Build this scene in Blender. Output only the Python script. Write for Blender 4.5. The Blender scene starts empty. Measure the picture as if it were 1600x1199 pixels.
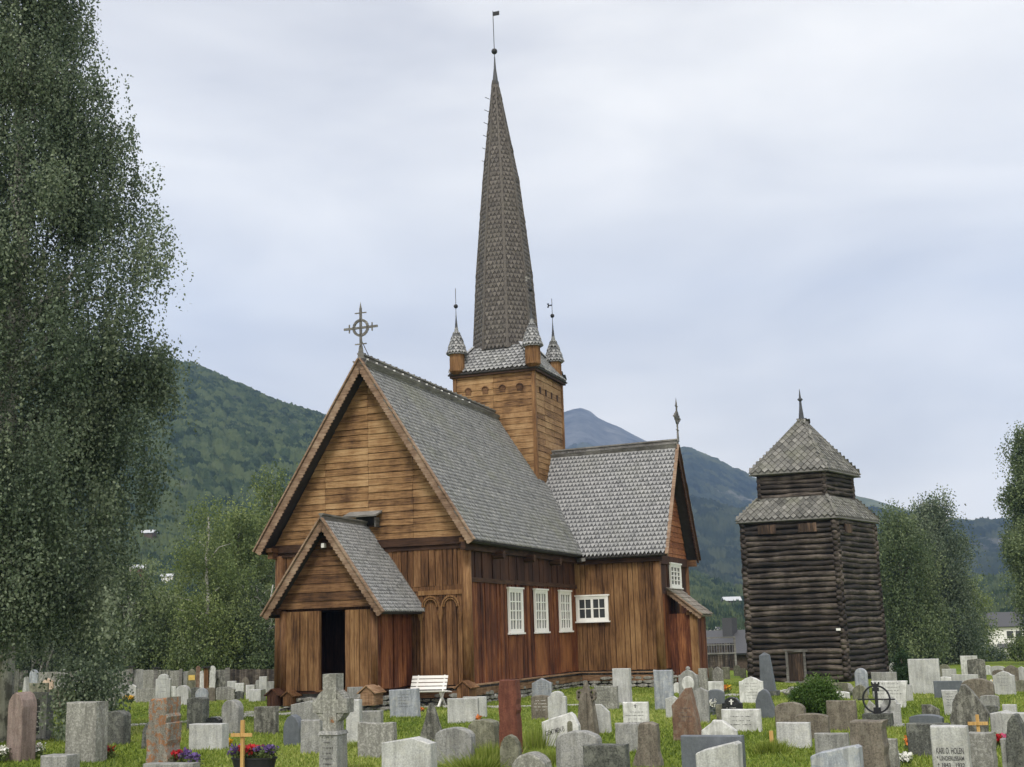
import bpy, bmesh, math, random
import numpy as np
from mathutils import Vector, Matrix
C = bpy.context.scene
COL = C.collection
R = math.radians
# ---------------------------------------------------------------- camera
F_PX = 2000.0
def vn(v):
    v = np.array(v, float); return v/np.linalg.norm(v)
UPC = vn((-314, 10400, -2000)); FWC = np.array([0, 0, -1.0])
YC = vn(FWC-UPC*FWC.dot(UPC)); XC = np.cross(YC, UPC)
CAMM = np.array([XC, YC, UPC]); EYE = np.array([0, 0, 1.7])
cam_data = bpy.data.cameras.new('camera'); cam = bpy.data.objects.new('camera', cam_data); COL.objects.link(cam)
cam_data.sensor_width = 36; cam_data.lens = F_PX/1600*36; cam_data.clip_end = 20000; cam_data.clip_start = 0.1
mw = Matrix([list(CAMM[0])+[0], list(CAMM[1])+[0], list(CAMM[2])+[EYE[2]], [0, 0, 0, 1]])
cam.matrix_world = mw
C.camera = cam
# ---------------------------------------------------------------- world: overcast sky
SUN_EL, SUN_AZ = 50, 190
w = bpy.data.worlds.new('World'); C.world = w; w.use_nodes = True
nt = w.node_tree; nt.nodes.clear()
def nd(nt, t, **k):
    n = nt.nodes.new(t)
    for a, b in k.items():
        if a in n.inputs.keys(): n.inputs[a].default_value = b
        else: setattr(n, a, b)
    return n
def ramp(nt, stops, fac=None):
    n = nt.nodes.new('ShaderNodeValToRGB'); e = n.color_ramp.elements
    while len(e) < len(stops): e.new(0.5)
    for q, (p, c) in zip(e, stops): q.position = p; q.color = (*c, 1) if len(c) == 3 else c
    if fac is not None: nt.links.new(fac, n.inputs[0])
    return n
out = nd(nt, 'ShaderNodeOutputWorld'); bg = nd(nt, 'ShaderNodeBackground'); bg2 = nd(nt, 'ShaderNodeBackground')
sky = nd(nt, 'ShaderNodeTexSky', sky_type='NISHITA', sun_disc=False, sun_elevation=R(SUN_EL), sun_rotation=R(SUN_AZ))
nt.links.new(sky.outputs[0], bg.inputs[0]); bg.inputs[1].default_value = 0.10
tc = nd(nt, 'ShaderNodeTexCoord'); mp = nd(nt, 'ShaderNodeMapping'); mp.inputs['Scale'].default_value = (2.2, 2.2, 7.0)
nt.links.new(tc.outputs['Generated'], mp.inputs[0])
n1 = nd(nt, 'ShaderNodeTexNoise', Scale=1.5, Detail=5.0, Roughness=0.5, Distortion=0.3); nt.links.new(mp.outputs[0], n1.inputs['Vector'])
mp2 = nd(nt, 'ShaderNodeMapping'); mp2.inputs['Scale'].default_value = (0.7, 0.7, 2.0); mp2.inputs['Location'].default_value = (3.1, 1.2, 0.6)
nt.links.new(tc.outputs['Generated'], mp2.inputs[0])
n2 = nd(nt, 'ShaderNodeTexNoise', Scale=2.0, Detail=3.0); nt.links.new(mp2.outputs[0], n2.inputs['Vector'])
mx = nd(nt, 'ShaderNodeMath', operation='ADD'); nt.links.new(n1.outputs[0], mx.inputs[0]); nt.links.new(n2.outputs[0], mx.inputs[1])
mh = nd(nt, 'ShaderNodeMath', operation='MULTIPLY'); mh.inputs[1].default_value = 0.5; nt.links.new(mx.outputs[0], mh.inputs[0])
sxyz = nd(nt, 'ShaderNodeSeparateXYZ'); nt.links.new(tc.outputs['Generated'], sxyz.inputs[0])
hr = ramp(nt, [(0.04, (1, 1, 1)), (0.17, (0, 0, 0))], sxyz.outputs[2])
mh2 = nd(nt, 'ShaderNodeMath', operation='MULTIPLY_ADD'); nt.links.new(hr.outputs[0], mh2.inputs[0]); mh2.inputs[1].default_value = 0.10; nt.links.new(mh.outputs[0], mh2.inputs[2])
cr = ramp(nt, [(0.36, (0.66, 0.63, 0.59)), (0.46, (0.84, 0.80, 0.73)), (0.54, (0.99, 0.94, 0.84)), (0.64, (1.17, 1.10, 0.97))], mh2.outputs[0])
nt.links.new(cr.outputs[0], bg2.inputs[0]); bg2.inputs[1].default_value = 0.93
ms = nd(nt, 'ShaderNodeMixShader'); ms.inputs[0].default_value = 0.93
nt.links.new(bg.outputs[0], ms.inputs[1]); nt.links.new(bg2.outputs[0], ms.inputs[2]); nt.links.new(ms.outputs[0], out.inputs[0])
# ---------------------------------------------------------------- sun behind the cloud
sd = bpy.data.lights.new('sun', 'SUN'); so = bpy.data.objects.new('sun', sd); COL.objects.link(so)
sd.energy = 1.4; sd.angle = R(14); sd.color = (1, 0.95, 0.88)
dv = Vector((math.sin(R(SUN_AZ))*math.cos(R(SUN_EL)), math.cos(R(SUN_AZ))*math.cos(R(SUN_EL)), math.sin(R(SUN_EL))))
so.rotation_euler = dv.to_track_quat('Z', 'Y').to_euler()
C.view_settings.view_transform = 'Standard'; C.view_settings.look = 'None'; C.view_settings.exposure = 0.68; C.view_settings.gamma = 1
C.render.engine = 'CYCLES'
random.seed(7); rng = np.random.default_rng(7)
# ---------------------------------------------------------------- geometry helpers
def ray(px, py): return CAMM @ np.array([(px-800)/F_PX, -(py-600)/F_PX, -1.0])
def ss(x, a, b):
    t = np.clip((np.asarray(x, float)-a)/(b-a), 0, 1); return t*t*(3-2*t)
def ground(x, y):
    x = np.asarray(x, float); y = np.asarray(y, float)
    z = -0.34*ss(y, 24, 37) - 0.5*ss(x, 2, 14)*ss(y, 25, 54) - 1.4*ss(y, 56, 130)*ss(x, 0, 25)
    z = z - 1.2*ss(y, 62, 120)*(1-ss(x, 0, 25))
    return z + 0.03*np.sin(x*0.9+1)*np.sin(y*0.6) + 0.015*np.sin(x*2.3)*np.cos(y*1.9)
def on_ground(px, py):
    r = ray(px, py); t = 5.0; z = 0.0
    for _ in range(60):
        t2 = (z-EYE[2])/r[2]; p = EYE+r*t2; z = float(ground(p[0], p[1]))
    return p
def at(px, py, Y):
    r = ray(px, py); return EYE+r*(Y/r[1])
def tag(o, label=None, cat=None, group=None, kind=None):
    for k, v in (('label', label), ('category', cat), ('group', group), ('kind', kind)):
        if v: o[k] = v
    return o
def empty(name, loc=(0, 0, 0), rz=0.0, parent=None):
    o = bpy.data.objects.new(name, None); COL.objects.link(o); o.location = tuple(float(a) for a in loc); o.rotation_euler = (0, 0, rz)
    if parent: o.parent = parent
    return o
class MB:
    def __init__(s): s.v = []; s.f = []; s.t = []
    def face(s, pts, tone=0.5):
        n = len(s.v); s.v += [tuple(map(float, p)) for p in pts]; s.f.append(tuple(range(n, n+len(pts)))); s.t.append(tone)
    def box(s, a, b, tone=0.5):
        x0, y0, z0 = a; x1, y1, z1 = b; n = len(s.v)
        s.v += [(x0,y0,z0),(x1,y0,z0),(x1,y1,z0),(x0,y1,z0),(x0,y0,z1),(x1,y0,z1),(x1,y1,z1),(x0,y1,z1)]
        s.f += [(n,n+3,n+2,n+1),(n+4,n+5,n+6,n+7),(n,n+1,n+5,n+4),(n+1,n+2,n+6,n+5),(n+2,n+3,n+7,n+6),(n+3,n,n+4,n+7)]; s.t += [tone]*6
    def beam(s, p, q, wd, ht, up=(0, 0, 1), tone=0.5, wd2=None, ht2=None):
        p = Vector(p); q = Vector(q); d = (q-p).normalized(); u = Vector(up); sd_ = d.cross(u)
        if sd_.length < 1e-5: sd_ = d.cross(Vector((1, 0, 0)))
        sd_.normalize(); u = sd_.cross(d).normalized(); n = len(s.v)
        for c, a, b in ((p, wd, ht), (q, wd2 or wd, ht2 or ht)):
            for i, j in ((-1,-1),(1,-1),(1,1),(-1,1)): s.v.append(tuple(c+sd_*(i*a/2)+u*(j*b/2)))
        s.f += [(n,n+1,n+2,n+3),(n+7,n+6,n+5,n+4)]+[(n+i, n+4+i, n+4+(i+1)%4, n+(i+1)%4) for i in range(4)]; s.t += [tone]*6
    def tube(s, pts, rad, seg=8, tone=0.5, caps=True):
        pts = [Vector(p) for p in pts]
        if not hasattr(rad, '__len__'): rad = [rad]*len(pts)
        n0 = len(s.v); k = len(pts)
        for i, p in enumerate(pts):
            d = (pts[min(i+1, k-1)]-pts[max(i-1, 0)]).normalized()
            a = d.cross(Vector((0, 0, 1)))
            if a.length < 0.05: a = d.cross(Vector((0, 1, 0)))
            a.normalize(); b = d.cross(a)
            for j in range(seg):
                th = 2*math.pi*j/seg; s.v.append(tuple(p+(a*math.cos(th)+b*math.sin(th))*rad[i]))
        for i in range(k-1):
            for j in range(seg):
                s.f.append((n0+i*seg+j, n0+i*seg+(j+1)%seg, n0+(i+1)*seg+(j+1)%seg, n0+(i+1)*seg+j)); s.t.append(tone)
        if caps:
            s.f.append(tuple(n0+j for j in range(seg))[::-1]); s.t.append(tone); s.f.append(tuple(n0+(k-1)*seg+j for j in range(seg))); s.t.append(tone)
    def lathe(s, c, prof, seg=16, tone=0.5):
        s.tube([(c[0], c[1], c[2]+z) for r, z in prof], [max(r, .001) for r, z in prof], seg, tone)
    def build(s, name, m, parent=None, smooth=False, recalc=False):
        me = bpy.data.meshes.new(name); me.from_pydata(s.v, [], s.f); me.update()
        if recalc:
            bm = bmesh.new(); bm.from_mesh(me); bmesh.ops.recalc_face_normals(bm, faces=bm.faces); bm.to_mesh(me); bm.free()
        at_ = me.attributes.new('tone', 'FLOAT', 'FACE'); at_.data.foreach_set('value', np.array(s.t, dtype=np.float32))
        me.materials.append(m)
        if smooth: me.polygons.foreach_set('use_smooth', [True]*len(me.polygons))
        o = bpy.data.objects.new(name, me); COL.objects.link(o)
        if parent: o.parent = parent
        return o
def quads_mesh(name, V, m, parent=None, tone=None, loc=None, nv=4):
    """V: (n,nv,3) array of separate faces"""
    n = V.shape[0]; me = bpy.data.meshes.new(name); me.vertices.add(n*nv); me.vertices.foreach_set('co', V.reshape(-1).astype(np.float32))
    me.loops.add(n*nv); me.loops.foreach_set('vertex_index', np.arange(n*nv, dtype=np.int32))
    me.polygons.add(n); me.polygons.foreach_set('loop_start', np.arange(0, n*nv, nv, dtype=np.int32)); me.update(calc_edges=True)
    if tone is not None:
        a = me.attributes.new('tone', 'FLOAT', 'FACE'); a.data.foreach_set('value', tone.astype(np.float32))
    me.materials.append(m); o = bpy.data.objects.new(name, me); COL.objects.link(o)
    if parent: o.parent = parent
    if loc is not None: o.location = loc
    return o
def grid_mesh(name, P, m, tone=None, smooth=True):
    ny, nx = P.shape[:2]; me = bpy.data.meshes.new(name); me.vertices.add(nx*ny); me.vertices.foreach_set('co', P.reshape(-1).astype(np.float32))
    i = (np.arange(ny-1)[:, None]*nx+np.arange(nx-1)[None]).reshape(-1); q = np.stack([i, i+1, i+nx+1, i+nx], 1).astype(np.int32)
    me.loops.add(q.size); me.loops.foreach_set('vertex_index', q.reshape(-1)); me.polygons.add(len(q)); me.polygons.foreach_set('loop_start', np.arange(0, q.size, 4, dtype=np.int32))
    me.update(calc_edges=True); me.polygons.foreach_set('use_smooth', [smooth]*len(q))
    if tone is not None:
        a = me.attributes.new('tone', 'FLOAT', 'POINT'); a.data.foreach_set('value', tone.reshape(-1).astype(np.float32))
    me.materials.append(m); o = bpy.data.objects.new(name, me); COL.objects.link(o); return o
# ---------------------------------------------------------------- materials
def newmat(name, rough=0.8, spec=0.25):
    m = bpy.data.materials.new(name); m.use_nodes = True; b = m.node_tree.nodes['Principled BSDF']
    b.inputs['Roughness'].default_value = rough; b.inputs['Specular IOR Level'].default_value = spec
    return m, m.node_tree, b
def lk(nt, a, b): nt.links.new(a, b)
def coords(nt, scale=(1, 1, 1), kind='Object'):
    t = nd(nt, 'ShaderNodeTexCoord'); mp = nd(nt, 'ShaderNodeMapping'); mp.inputs['Scale'].default_value = scale
    lk(nt, t.outputs[kind], mp.inputs[0]); return mp.outputs[0]
def wcoords(nt, scale=(1, 1, 1)):
    t = nd(nt, 'ShaderNodeNewGeometry'); mp = nd(nt, 'ShaderNodeMapping'); mp.inputs['Scale'].default_value = scale
    lk(nt, t.outputs['Position'], mp.inputs[0]); return mp.outputs[0]
def mixc(nt, f, a, b, typ='MIX'):
    n = nd(nt, 'ShaderNodeMix', data_type='RGBA', blend_type=typ)
    if isinstance(f, (int, float)): n.inputs[0].default_value = f
    else: lk(nt, f, n.inputs[0])
    for s_, v in ((6, a), (7, b)):
        if isinstance(v, tuple): n.inputs[s_].default_value = (*v, 1)
        else: lk(nt, v, n.inputs[s_])
    return n.outputs[2]
def noise(nt, vec, sc, det=4.0, rg=0.6):
    n = nd(nt, 'ShaderNodeTexNoise', Scale=sc, Detail=det, Roughness=rg); lk(nt, vec, n.inputs['Vector']); return n.outputs[0]
def bump(nt, b, h, st=0.3, d=0.01):
    n = nd(nt, 'ShaderNodeBump', Strength=st, Distance=d); lk(nt, h, n.inputs['Height']); lk(nt, n.outputs[0], b.inputs['Normal'])
def attr(nt, name='tone'):
    a = nd(nt, 'ShaderNodeAttribute'); a.attribute_name = name; return a.outputs['Fac']
def wood(name, dark, mid, light, axis='z', streak=None):
    m, nt, b = newmat(name, 0.75, 0.25)
    sc = {'z': (22, 22, 1.6), 'x': (1.6, 22, 22), 'y': (22, 1.6, 22), 'h': (2.2, 2.2, 26)}[axis]
    g = noise(nt, coords(nt, sc), 1.0, 6, 0.65)
    big = noise(nt, coords(nt, (1.1, 1.1, 0.55)), 1.3, 4, 0.6)
    fine = noise(nt, coords(nt, tuple(a*2.5 for a in sc)), 1.0, 3, 0.6)
    a = nd(nt, 'ShaderNodeMath', operation='MULTIPLY_ADD'); lk(nt, attr(nt), a.inputs[0]); a.inputs[1].default_value = 0.26; a.inputs[2].default_value = -0.13
    s1 = nd(nt, 'ShaderNodeMath', operation='ADD'); lk(nt, g, s1.inputs[0]); lk(nt, a.outputs[0], s1.inputs[1])
    s2 = nd(nt, 'ShaderNodeMath', operation='MULTIPLY_ADD'); lk(nt, big, s2.inputs[0]); s2.inputs[1].default_value = 0.8; lk(nt, s1.outputs[0], s2.inputs[2])
    s3 = nd(nt, 'ShaderNodeMath', operation='SUBTRACT'); lk(nt, s2.outputs[0], s3.inputs[0]); s3.inputs[1].default_value = 0.4
    r = ramp(nt, [(0.22, dark), (0.5, mid), (0.8, light)], s3.outputs[0])
    sp = ramp(nt, [(0.30, (0.35, 0.3, 0.28)), (0.42, (1, 1, 1))], fine)
    lk(nt, mixc(nt, 0.75, r.outputs[0], sp.outputs[0], 'MULTIPLY'), b.inputs['Base Color'])
    bump(nt, b, g, 0.5, 0.012); return m
def plain(name, col, rough=0.7, spec=0.3, var=0.25, sc=6.0, metal=0.0):
    m, nt, b = newmat(name, rough, spec); n = noise(nt, coords(nt), sc, 5)
    r = ramp(nt, [(0.3, tuple(c*(1-var) for c in col)), (0.7, tuple(min(1, c*(1+var)) for c in col))], n)
    lk(nt, r.outputs[0], b.inputs['Base Color']); b.inputs['Metallic'].default_value = metal; bump(nt, b, n, 0.2, 0.004); return m
W_GOLD = wood('golden weathered boards', (0.045, 0.020, 0.009), (0.175, 0.090, 0.038), (0.32, 0.19, 0.09))
W_GABLE = wood('golden horizontal boards', (0.07, 0.034, 0.015), (0.25, 0.142, 0.064), (0.40, 0.26, 0.135), 'h')
W_RED = wood('red tarred boards', (0.030, 0.010, 0.006), (0.125, 0.040, 0.018), (0.30, 0.125, 0.05))
W_TAR = wood('dark tarred boards', (0.02, 0.01, 0.008), (0.05, 0.022, 0.014), (0.10, 0.045, 0.025))
W_TARH = wood('dark tarred beam', (0.02, 0.01, 0.007), (0.055, 0.028, 0.017), (0.10, 0.052, 0.03), 'h')
W_REDH = wood('red horizontal boards', (0.07, 0.02, 0.01), (0.22, 0.08, 0.035), (0.36, 0.16, 0.07), 'h')
W_BROWN = wood('brown boards', (0.030, 0.014, 0.007), (0.125, 0.060, 0.026), (0.26, 0.145, 0.07))
W_BROWNH = wood('brown horizontal boards', (0.03, 0.015, 0.008), (0.115, 0.058, 0.028), (0.26, 0.145, 0.07), 'h')
W_SILL = wood('sill boards', (0.07, 0.036, 0.02), (0.20, 0.115, 0.065), (0.38, 0.25, 0.16), 'h')
W_VERGE = wood('bleached bargeboard', (0.09, 0.055, 0.035), (0.22, 0.145, 0.10), (0.36, 0.27, 0.20), 'h')
W_LOG = wood('old black logs', (0.010, 0.009, 0.009), (0.040, 0.032, 0.027), (0.16, 0.135, 0.115), 'h')
W_LOGDOOR = wood('log tower door', (0.018, 0.012, 0.009), (0.05, 0.034, 0.025), (0.17, 0.11, 0.075))
W_GREY = wood('silver grey wood', (0.07, 0.068, 0.065), (0.16, 0.155, 0.15), (0.30, 0.295, 0.285), 'h')
W_CROSS = wood('raw pine', (0.30, 0.17, 0.06), (0.48, 0.30, 0.11), (0.60, 0.42, 0.20))
def shingle_mat(name, dark, mid, light, moss=(0.16, 0.17, 0.10), mossamt=0.3):
    m, nt, b = newmat(name, 0.7, 0.35)
    g = noise(nt, coords(nt, (9, 9, 3)), 3.0, 5, 0.7); big = noise(nt, coords(nt), 0.7, 4, 0.6)
    a = nd(nt, 'ShaderNodeMath', operation='MULTIPLY_ADD'); lk(nt, attr(nt), a.inputs[0]); a.inputs[1].default_value = 0.5; lk(nt, g, a.inputs[2])
    s = nd(nt, 'ShaderNodeMath', operation='SUBTRACT'); lk(nt, a.outputs[0], s.inputs[0]); s.inputs[1].default_value = 0.25
    r = ramp(nt, [(0.2, dark), (0.5, mid), (0.85, light)], s.outputs[0])
    mm = ramp(nt, [(0.5, (0, 0, 0)), (0.68, (mossamt,)*3)], big)
    lk(nt, mixc(nt, mm.outputs[0], r.outputs[0], moss), b.inputs['Base Color']); bump(nt, b, g, 0.3, 0.006); return m
S_NAVE = shingle_mat('nave shingles', (0.08, 0.085, 0.09), (0.205, 0.21, 0.215), (0.38, 0.38, 0.37))
S_TRAN = shingle_mat('transept shingles', (0.08, 0.083, 0.09), (0.285, 0.29, 0.30), (0.42, 0.42, 0.43), mossamt=0.1)
S_SPIRE = shingle_mat('spire shingles', (0.042, 0.038, 0.036), (0.098, 0.088, 0.081), (0.19, 0.172, 0.158), mossamt=0.05)
S_SLATE = shingle_mat('stone slates', (0.07, 0.07, 0.066), (0.15, 0.148, 0.138), (0.27, 0.265, 0.25))
S_BROWN = shingle_mat('brown roof boards', (0.09, 0.08, 0.07), (0.20, 0.175, 0.15), (0.34, 0.31, 0.27))
M_ROOFBASE = plain('dark roof underlay', (0.035, 0.033, 0.032))
M_SLABLEAD = plain('pale lead flashing', (0.42, 0.43, 0.46), 0.5)
M_IRON = plain('black iron', (0.018, 0.019, 0.022), 0.5)
M_LEAD = plain('weathered dark lead', (0.05, 0.055, 0.065), 0.5)
M_WHITE = plain('white paint', (0.80, 0.80, 0.79), 0.5, 0.35, 0.05)
M_DARKIN = plain('dark interior', (0.02, 0.02, 0.02))
def glass_mat(name='window glass', col=(0.05, 0.055, 0.06)):
    m, nt, b = newmat(name, 0.12, 0.5); b.inputs['Base Color'].default_value = (*col, 1); return m
M_GLASS = glass_mat(); M_GLASS2 = glass_mat('curtained window glass', (0.15, 0.155, 0.16))
def stone(name, base, lich=(0.5, 0.5, 0.46), la=0.3, speck=0.4, rough=0.85, dirt=0.35, spec=0.25, sc=1.0):
    m, nt, b = newmat(name, rough, spec)
    v = wcoords(nt); fine = noise(nt, v, 55*sc, 3, 0.7); mid = noise(nt, v, 9*sc, 5, 0.65); big = noise(nt, v, 2.2, 4, 0.6)
    f = ramp(nt, [(0.34, tuple(c*(1-speck) for c in base)), (0.5, base), (0.68, tuple(min(0.9, c*(1+speck)) for c in base))], fine)
    l = ramp(nt, [(0.5, (0, 0, 0)), (0.58, (la,)*3)], mid)
    c1 = mixc(nt, l.outputs[0], f.outputs[0], lich)
    dr = noise(nt, wcoords(nt, (14, 14, 2.0)), 1.0, 5, 0.65)
    d = ramp(nt, [(0.38, (1-dirt,)*3), (0.6, (1, 1, 1))], dr)
    c2 = mixc(nt, 1.0, c1, d.outputs[0], 'MULTIPLY')
    bg_ = ramp(nt, [(0.3, (0.78, 0.78, 0.76)), (0.7, (1.1, 1.1, 1.1))], big)
    lk(nt, mixc(nt, 1.0, c2, bg_.outputs[0], 'MULTIPLY'), b.inputs['Base Color'])
    bump(nt, b, mid, 0.35, 0.02); return m
ST = {
 'light': stone('light granite', (0.46, 0.47, 0.48), (0.55, 0.55, 0.52), 0.35, 0.25, dirt=0.25),
 'white': stone('white marble', (0.66, 0.67, 0.68), (0.40, 0.41, 0.40), 0.5, 0.12, dirt=0.3),
 'mid': stone('grey granite', (0.29, 0.295, 0.295), (0.38, 0.38, 0.36), 0.4, 0.35),
 'dark': stone('dark granite', (0.10, 0.105, 0.10), (0.30, 0.31, 0.28), 0.35, 0.6),
 'slate': stone('blue slate', (0.11, 0.125, 0.15), (0.16, 0.18, 0.21), 0.3, 0.12, 0.5, 0.15, 0.4),
 'black': stone('polished black granite', (0.015, 0.017, 0.022), (0.03, 0.03, 0.035), 0.2, 0.3, 0.2, 0.1, 0.5),
 'brown': stone('brown grey granite', (0.17, 0.15, 0.125), (0.28, 0.26, 0.22), 0.45, 0.4),
 'pink': stone('pink granite', (0.24, 0.185, 0.17), (0.32, 0.27, 0.25), 0.3, 0.25),
 'rust': stone('rust red stone', (0.15, 0.055, 0.038), (0.22, 0.09, 0.06), 0.3, 0.2),
 'redbrown': stone('red brown sandstone', (0.20, 0.125, 0.09), (0.30, 0.25, 0.20), 0.5, 0.25),
 'lichen': stone('lichen covered stone', (0.25, 0.25, 0.235), (0.44, 0.44, 0.42), 0.7, 0.5, sc=3.2),
 'orange': stone('orange lichen stone', (0.25, 0.235, 0.21), (0.33, 0.145, 0.06), 0.85, 0.6, sc=1.7),
 'blue': stone('blue grey marble', (0.34, 0.37, 0.43), (0.50, 0.51, 0.52), 0.5, 0.2),
 'moss': stone('mossy grey stone', (0.17, 0.17, 0.13), (0.28, 0.28, 0.22), 0.6, 0.4),
 'peach': stone('peach painted stone', (0.62, 0.47, 0.38), (0.7, 0.6, 0.5), 0.3, 0.15),
 'schist': stone('streaked schist', (0.16, 0.16, 0.145), (0.36, 0.36, 0.33), 0.6, 0.5, dirt=0.6),
}
M_INSC_D = plain('dark inscription', (0.07, 0.07, 0.075)); M_INSC_W = plain('white inscription', (0.75, 0.75, 0.75)); M_GOLD = plain('brass plate', (0.6, 0.42, 0.12), 0.4)
def leaf_mat(name, a, b_, c, trans=0.35):
    m, nt, b = newmat(name, 0.55, 0.3)
    r = ramp(nt, [(0.0, a), (0.5, b_), (1.0, c)], attr(nt)); lk(nt, r.outputs[0], b.inputs['Base Color'])
    tr = nd(nt, 'ShaderNodeBsdfTranslucent'); lk(nt, r.outputs[0], tr.inputs[0])
    mx_ = nd(nt, 'ShaderNodeMixShader'); mx_.inputs[0].default_value = trans
    lk(nt, b.outputs[0], mx_.inputs[1]); lk(nt, tr.outputs[0], mx_.inputs[2]); lk(nt, mx_.outputs[0], nt.nodes['Material Output'].inputs[0]); return m
L_BIRCH = leaf_mat('birch leaves', (0.045, 0.07, 0.047), (0.11, 0.15, 0.095), (0.23, 0.275, 0.185))
L_MID = leaf_mat('weeping birch leaves', (0.055, 0.085, 0.04), (0.125, 0.17, 0.08), (0.23, 0.28, 0.14))
L_LIGHT = leaf_mat('young birch leaves', (0.06, 0.09, 0.032), (0.135, 0.185, 0.062), (0.26, 0.31, 0.12))
L_DARK = leaf_mat('dark evergreen leaves', (0.012, 0.03, 0.012), (0.025, 0.055, 0.02), (0.05, 0.09, 0.035))
L_BUSH = leaf_mat('juniper needles', (0.03, 0.065, 0.012), (0.06, 0.12, 0.022), (0.12, 0.19, 0.04))
L_GRASS = leaf_mat('grass blades', (0.075, 0.12, 0.016), (0.20, 0.265, 0.04), (0.38, 0.41, 0.12))
M_BARK = stone('birch bark', (0.62, 0.61, 0.58), (0.10, 0.095, 0.09), 0.7, 0.15, sc=0.4); M_BARKD = plain('dark bark', (0.05, 0.04, 0.03))
# ---------------------------------------------------------------- ground
def grass_mat():
    m, nt, b = newmat('meadow grass', 0.9, 0.1); v = wcoords(nt)
    a = noise(nt, v, 0.5, 4); c = noise(nt, v, 14, 5, 0.7); d = noise(nt, wcoords(nt, (1, 2.2, 1)), 2.2, 4)
    r = ramp(nt, [(0.3, (0.065, 0.10, 0.014)), (0.5, (0.14, 0.205, 0.028)), (0.72, (0.25, 0.295, 0.06))], c)
    r2 = ramp(nt, [(0.32, (0.68, 0.80, 0.6)), (0.68, (1.35, 1.12, 1.3))], a); r3 = ramp(nt, [(0.36, (0.72, 0.78, 0.7)), (0.55, (1.05, 1.05, 1.0))], d)
    lk(nt, mixc(nt, 1.0, mixc(nt, 1.0, r.outputs[0], r2.outputs[0], 'MULTIPLY'), r3.outputs[0], 'MULTIPLY'), b.inputs['Base Color']); bump(nt, b, c, 0.8, 0.05); return m
M_GRASS = grass_mat()
xs = np.concatenate([np.linspace(-600, -45, 30)[:-1], np.linspace(-45, 60, 211), np.linspace(60, 900, 30)[1:]])
ys = np.concatenate([np.linspace(-30, 10, 12)[:-1], np.linspace(10, 70, 121), np.geomspace(70, 3200, 60)[1:]])
X, Y = np.meshgrid(xs, ys); tag(grid_mesh('ground', np.stack([X, Y, ground(X, Y)], 2), M_GRASS), kind='structure')
def spread(n, x0, x1, y0, y1):
    # visible wedge, denser near the camera
    y = y0*(y1/y0)**rng.random(n); a = rng.uniform(-0.47, 0.47, n); return a*y, y
NB = 210000; gx, gy = spread(NB, 0, 0, 15.0, 52.0); gz = ground(gx, gy)
th = rng.uniform(0, np.pi, NB); h = rng.uniform(0.02, 0.062, NB)*np.where(rng.random(NB) < 0.02, 2.0, 1); hw = 0.006+0.0004*gy
lean = rng.normal(0, 0.025, (NB, 2)); V = np.zeros((NB, 3, 3))
V[:, 0, 0] = gx-hw*np.cos(th); V[:, 0, 1] = gy-hw*np.sin(th); V[:, 0, 2] = gz-.005; V[:, 1, 0] = gx+hw*np.cos(th); V[:, 1, 1] = gy+hw*np.sin(th); V[:, 1, 2] = gz-.005
V[:, 2, 0] = gx+lean[:, 0]; V[:, 2, 1] = gy+lean[:, 1]; V[:, 2, 2] = gz+h
gt = np.clip(0.5+0.3*np.sin(gx*0.7)*np.cos(gy*0.5)+rng.normal(0, .22, NB), 0, 1)
tag(quads_mesh('grass', V, L_GRASS, tone=gt, nv=3), 'short green churchyard grass between the gravestones', 'grass', kind='stuff')
# stepping stone paths
M_PATH = plain('flagstones', (0.36, 0.36, 0.34), 0.85, 0.2, 0.3, 3)
def path(name, pts, wd):
    mb = MB(); P = [on_ground(*p) for p in pts]
    for a, b in zip(P[:-1], P[1:]):
        L = np.hypot(*(b-a)[:2]); n = max(1, int(L/0.8)); d = (b-a)/L; s = np.array([-d[1], d[0], 0])
        for i in range(n):
            c = a+(b-a)*((i+.5)/n); hl = L/n/2*random.uniform(.8, .95); hw_ = wd/2*random.uniform(.75, 1.1); k = random.randint(5, 7); pt = []
            for j in range(k):
                t = 2*math.pi*j/k+random.uniform(-.2, .2); q = c+d*hl*math.cos(t)*1.15+s*hw_*math.sin(t)*1.15; pt.append((q[0], q[1], float(ground(q[0], q[1]))+.03))
            n0 = len(mb.v); mb.face(pt, random.random())
            for j in range(k):
                p, q = pt[j], pt[(j+1) % k]; mb.face([(p[0], p[1], p[2]-.08), (q[0], q[1], q[2]-.08), q, p], .4)
    tag(mb.build(name, M_PATH), kind='structure')
path('stone_path', [(-10, 1141), (120, 1138), (230, 1134), (330, 1126), (430, 1119), (520, 1112), (600, 1106), (700, 1104), (800, 1106), (930, 1103), (1010, 1101)], 0.75)
path('stone_path', [(330, 1128), (385, 1118), (455, 1108), (500, 1098)], 1.0)
path('stone_path', [(1085, 1088), (1140, 1088), (1210, 1082), (1300, 1078)], 0.5)
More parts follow.
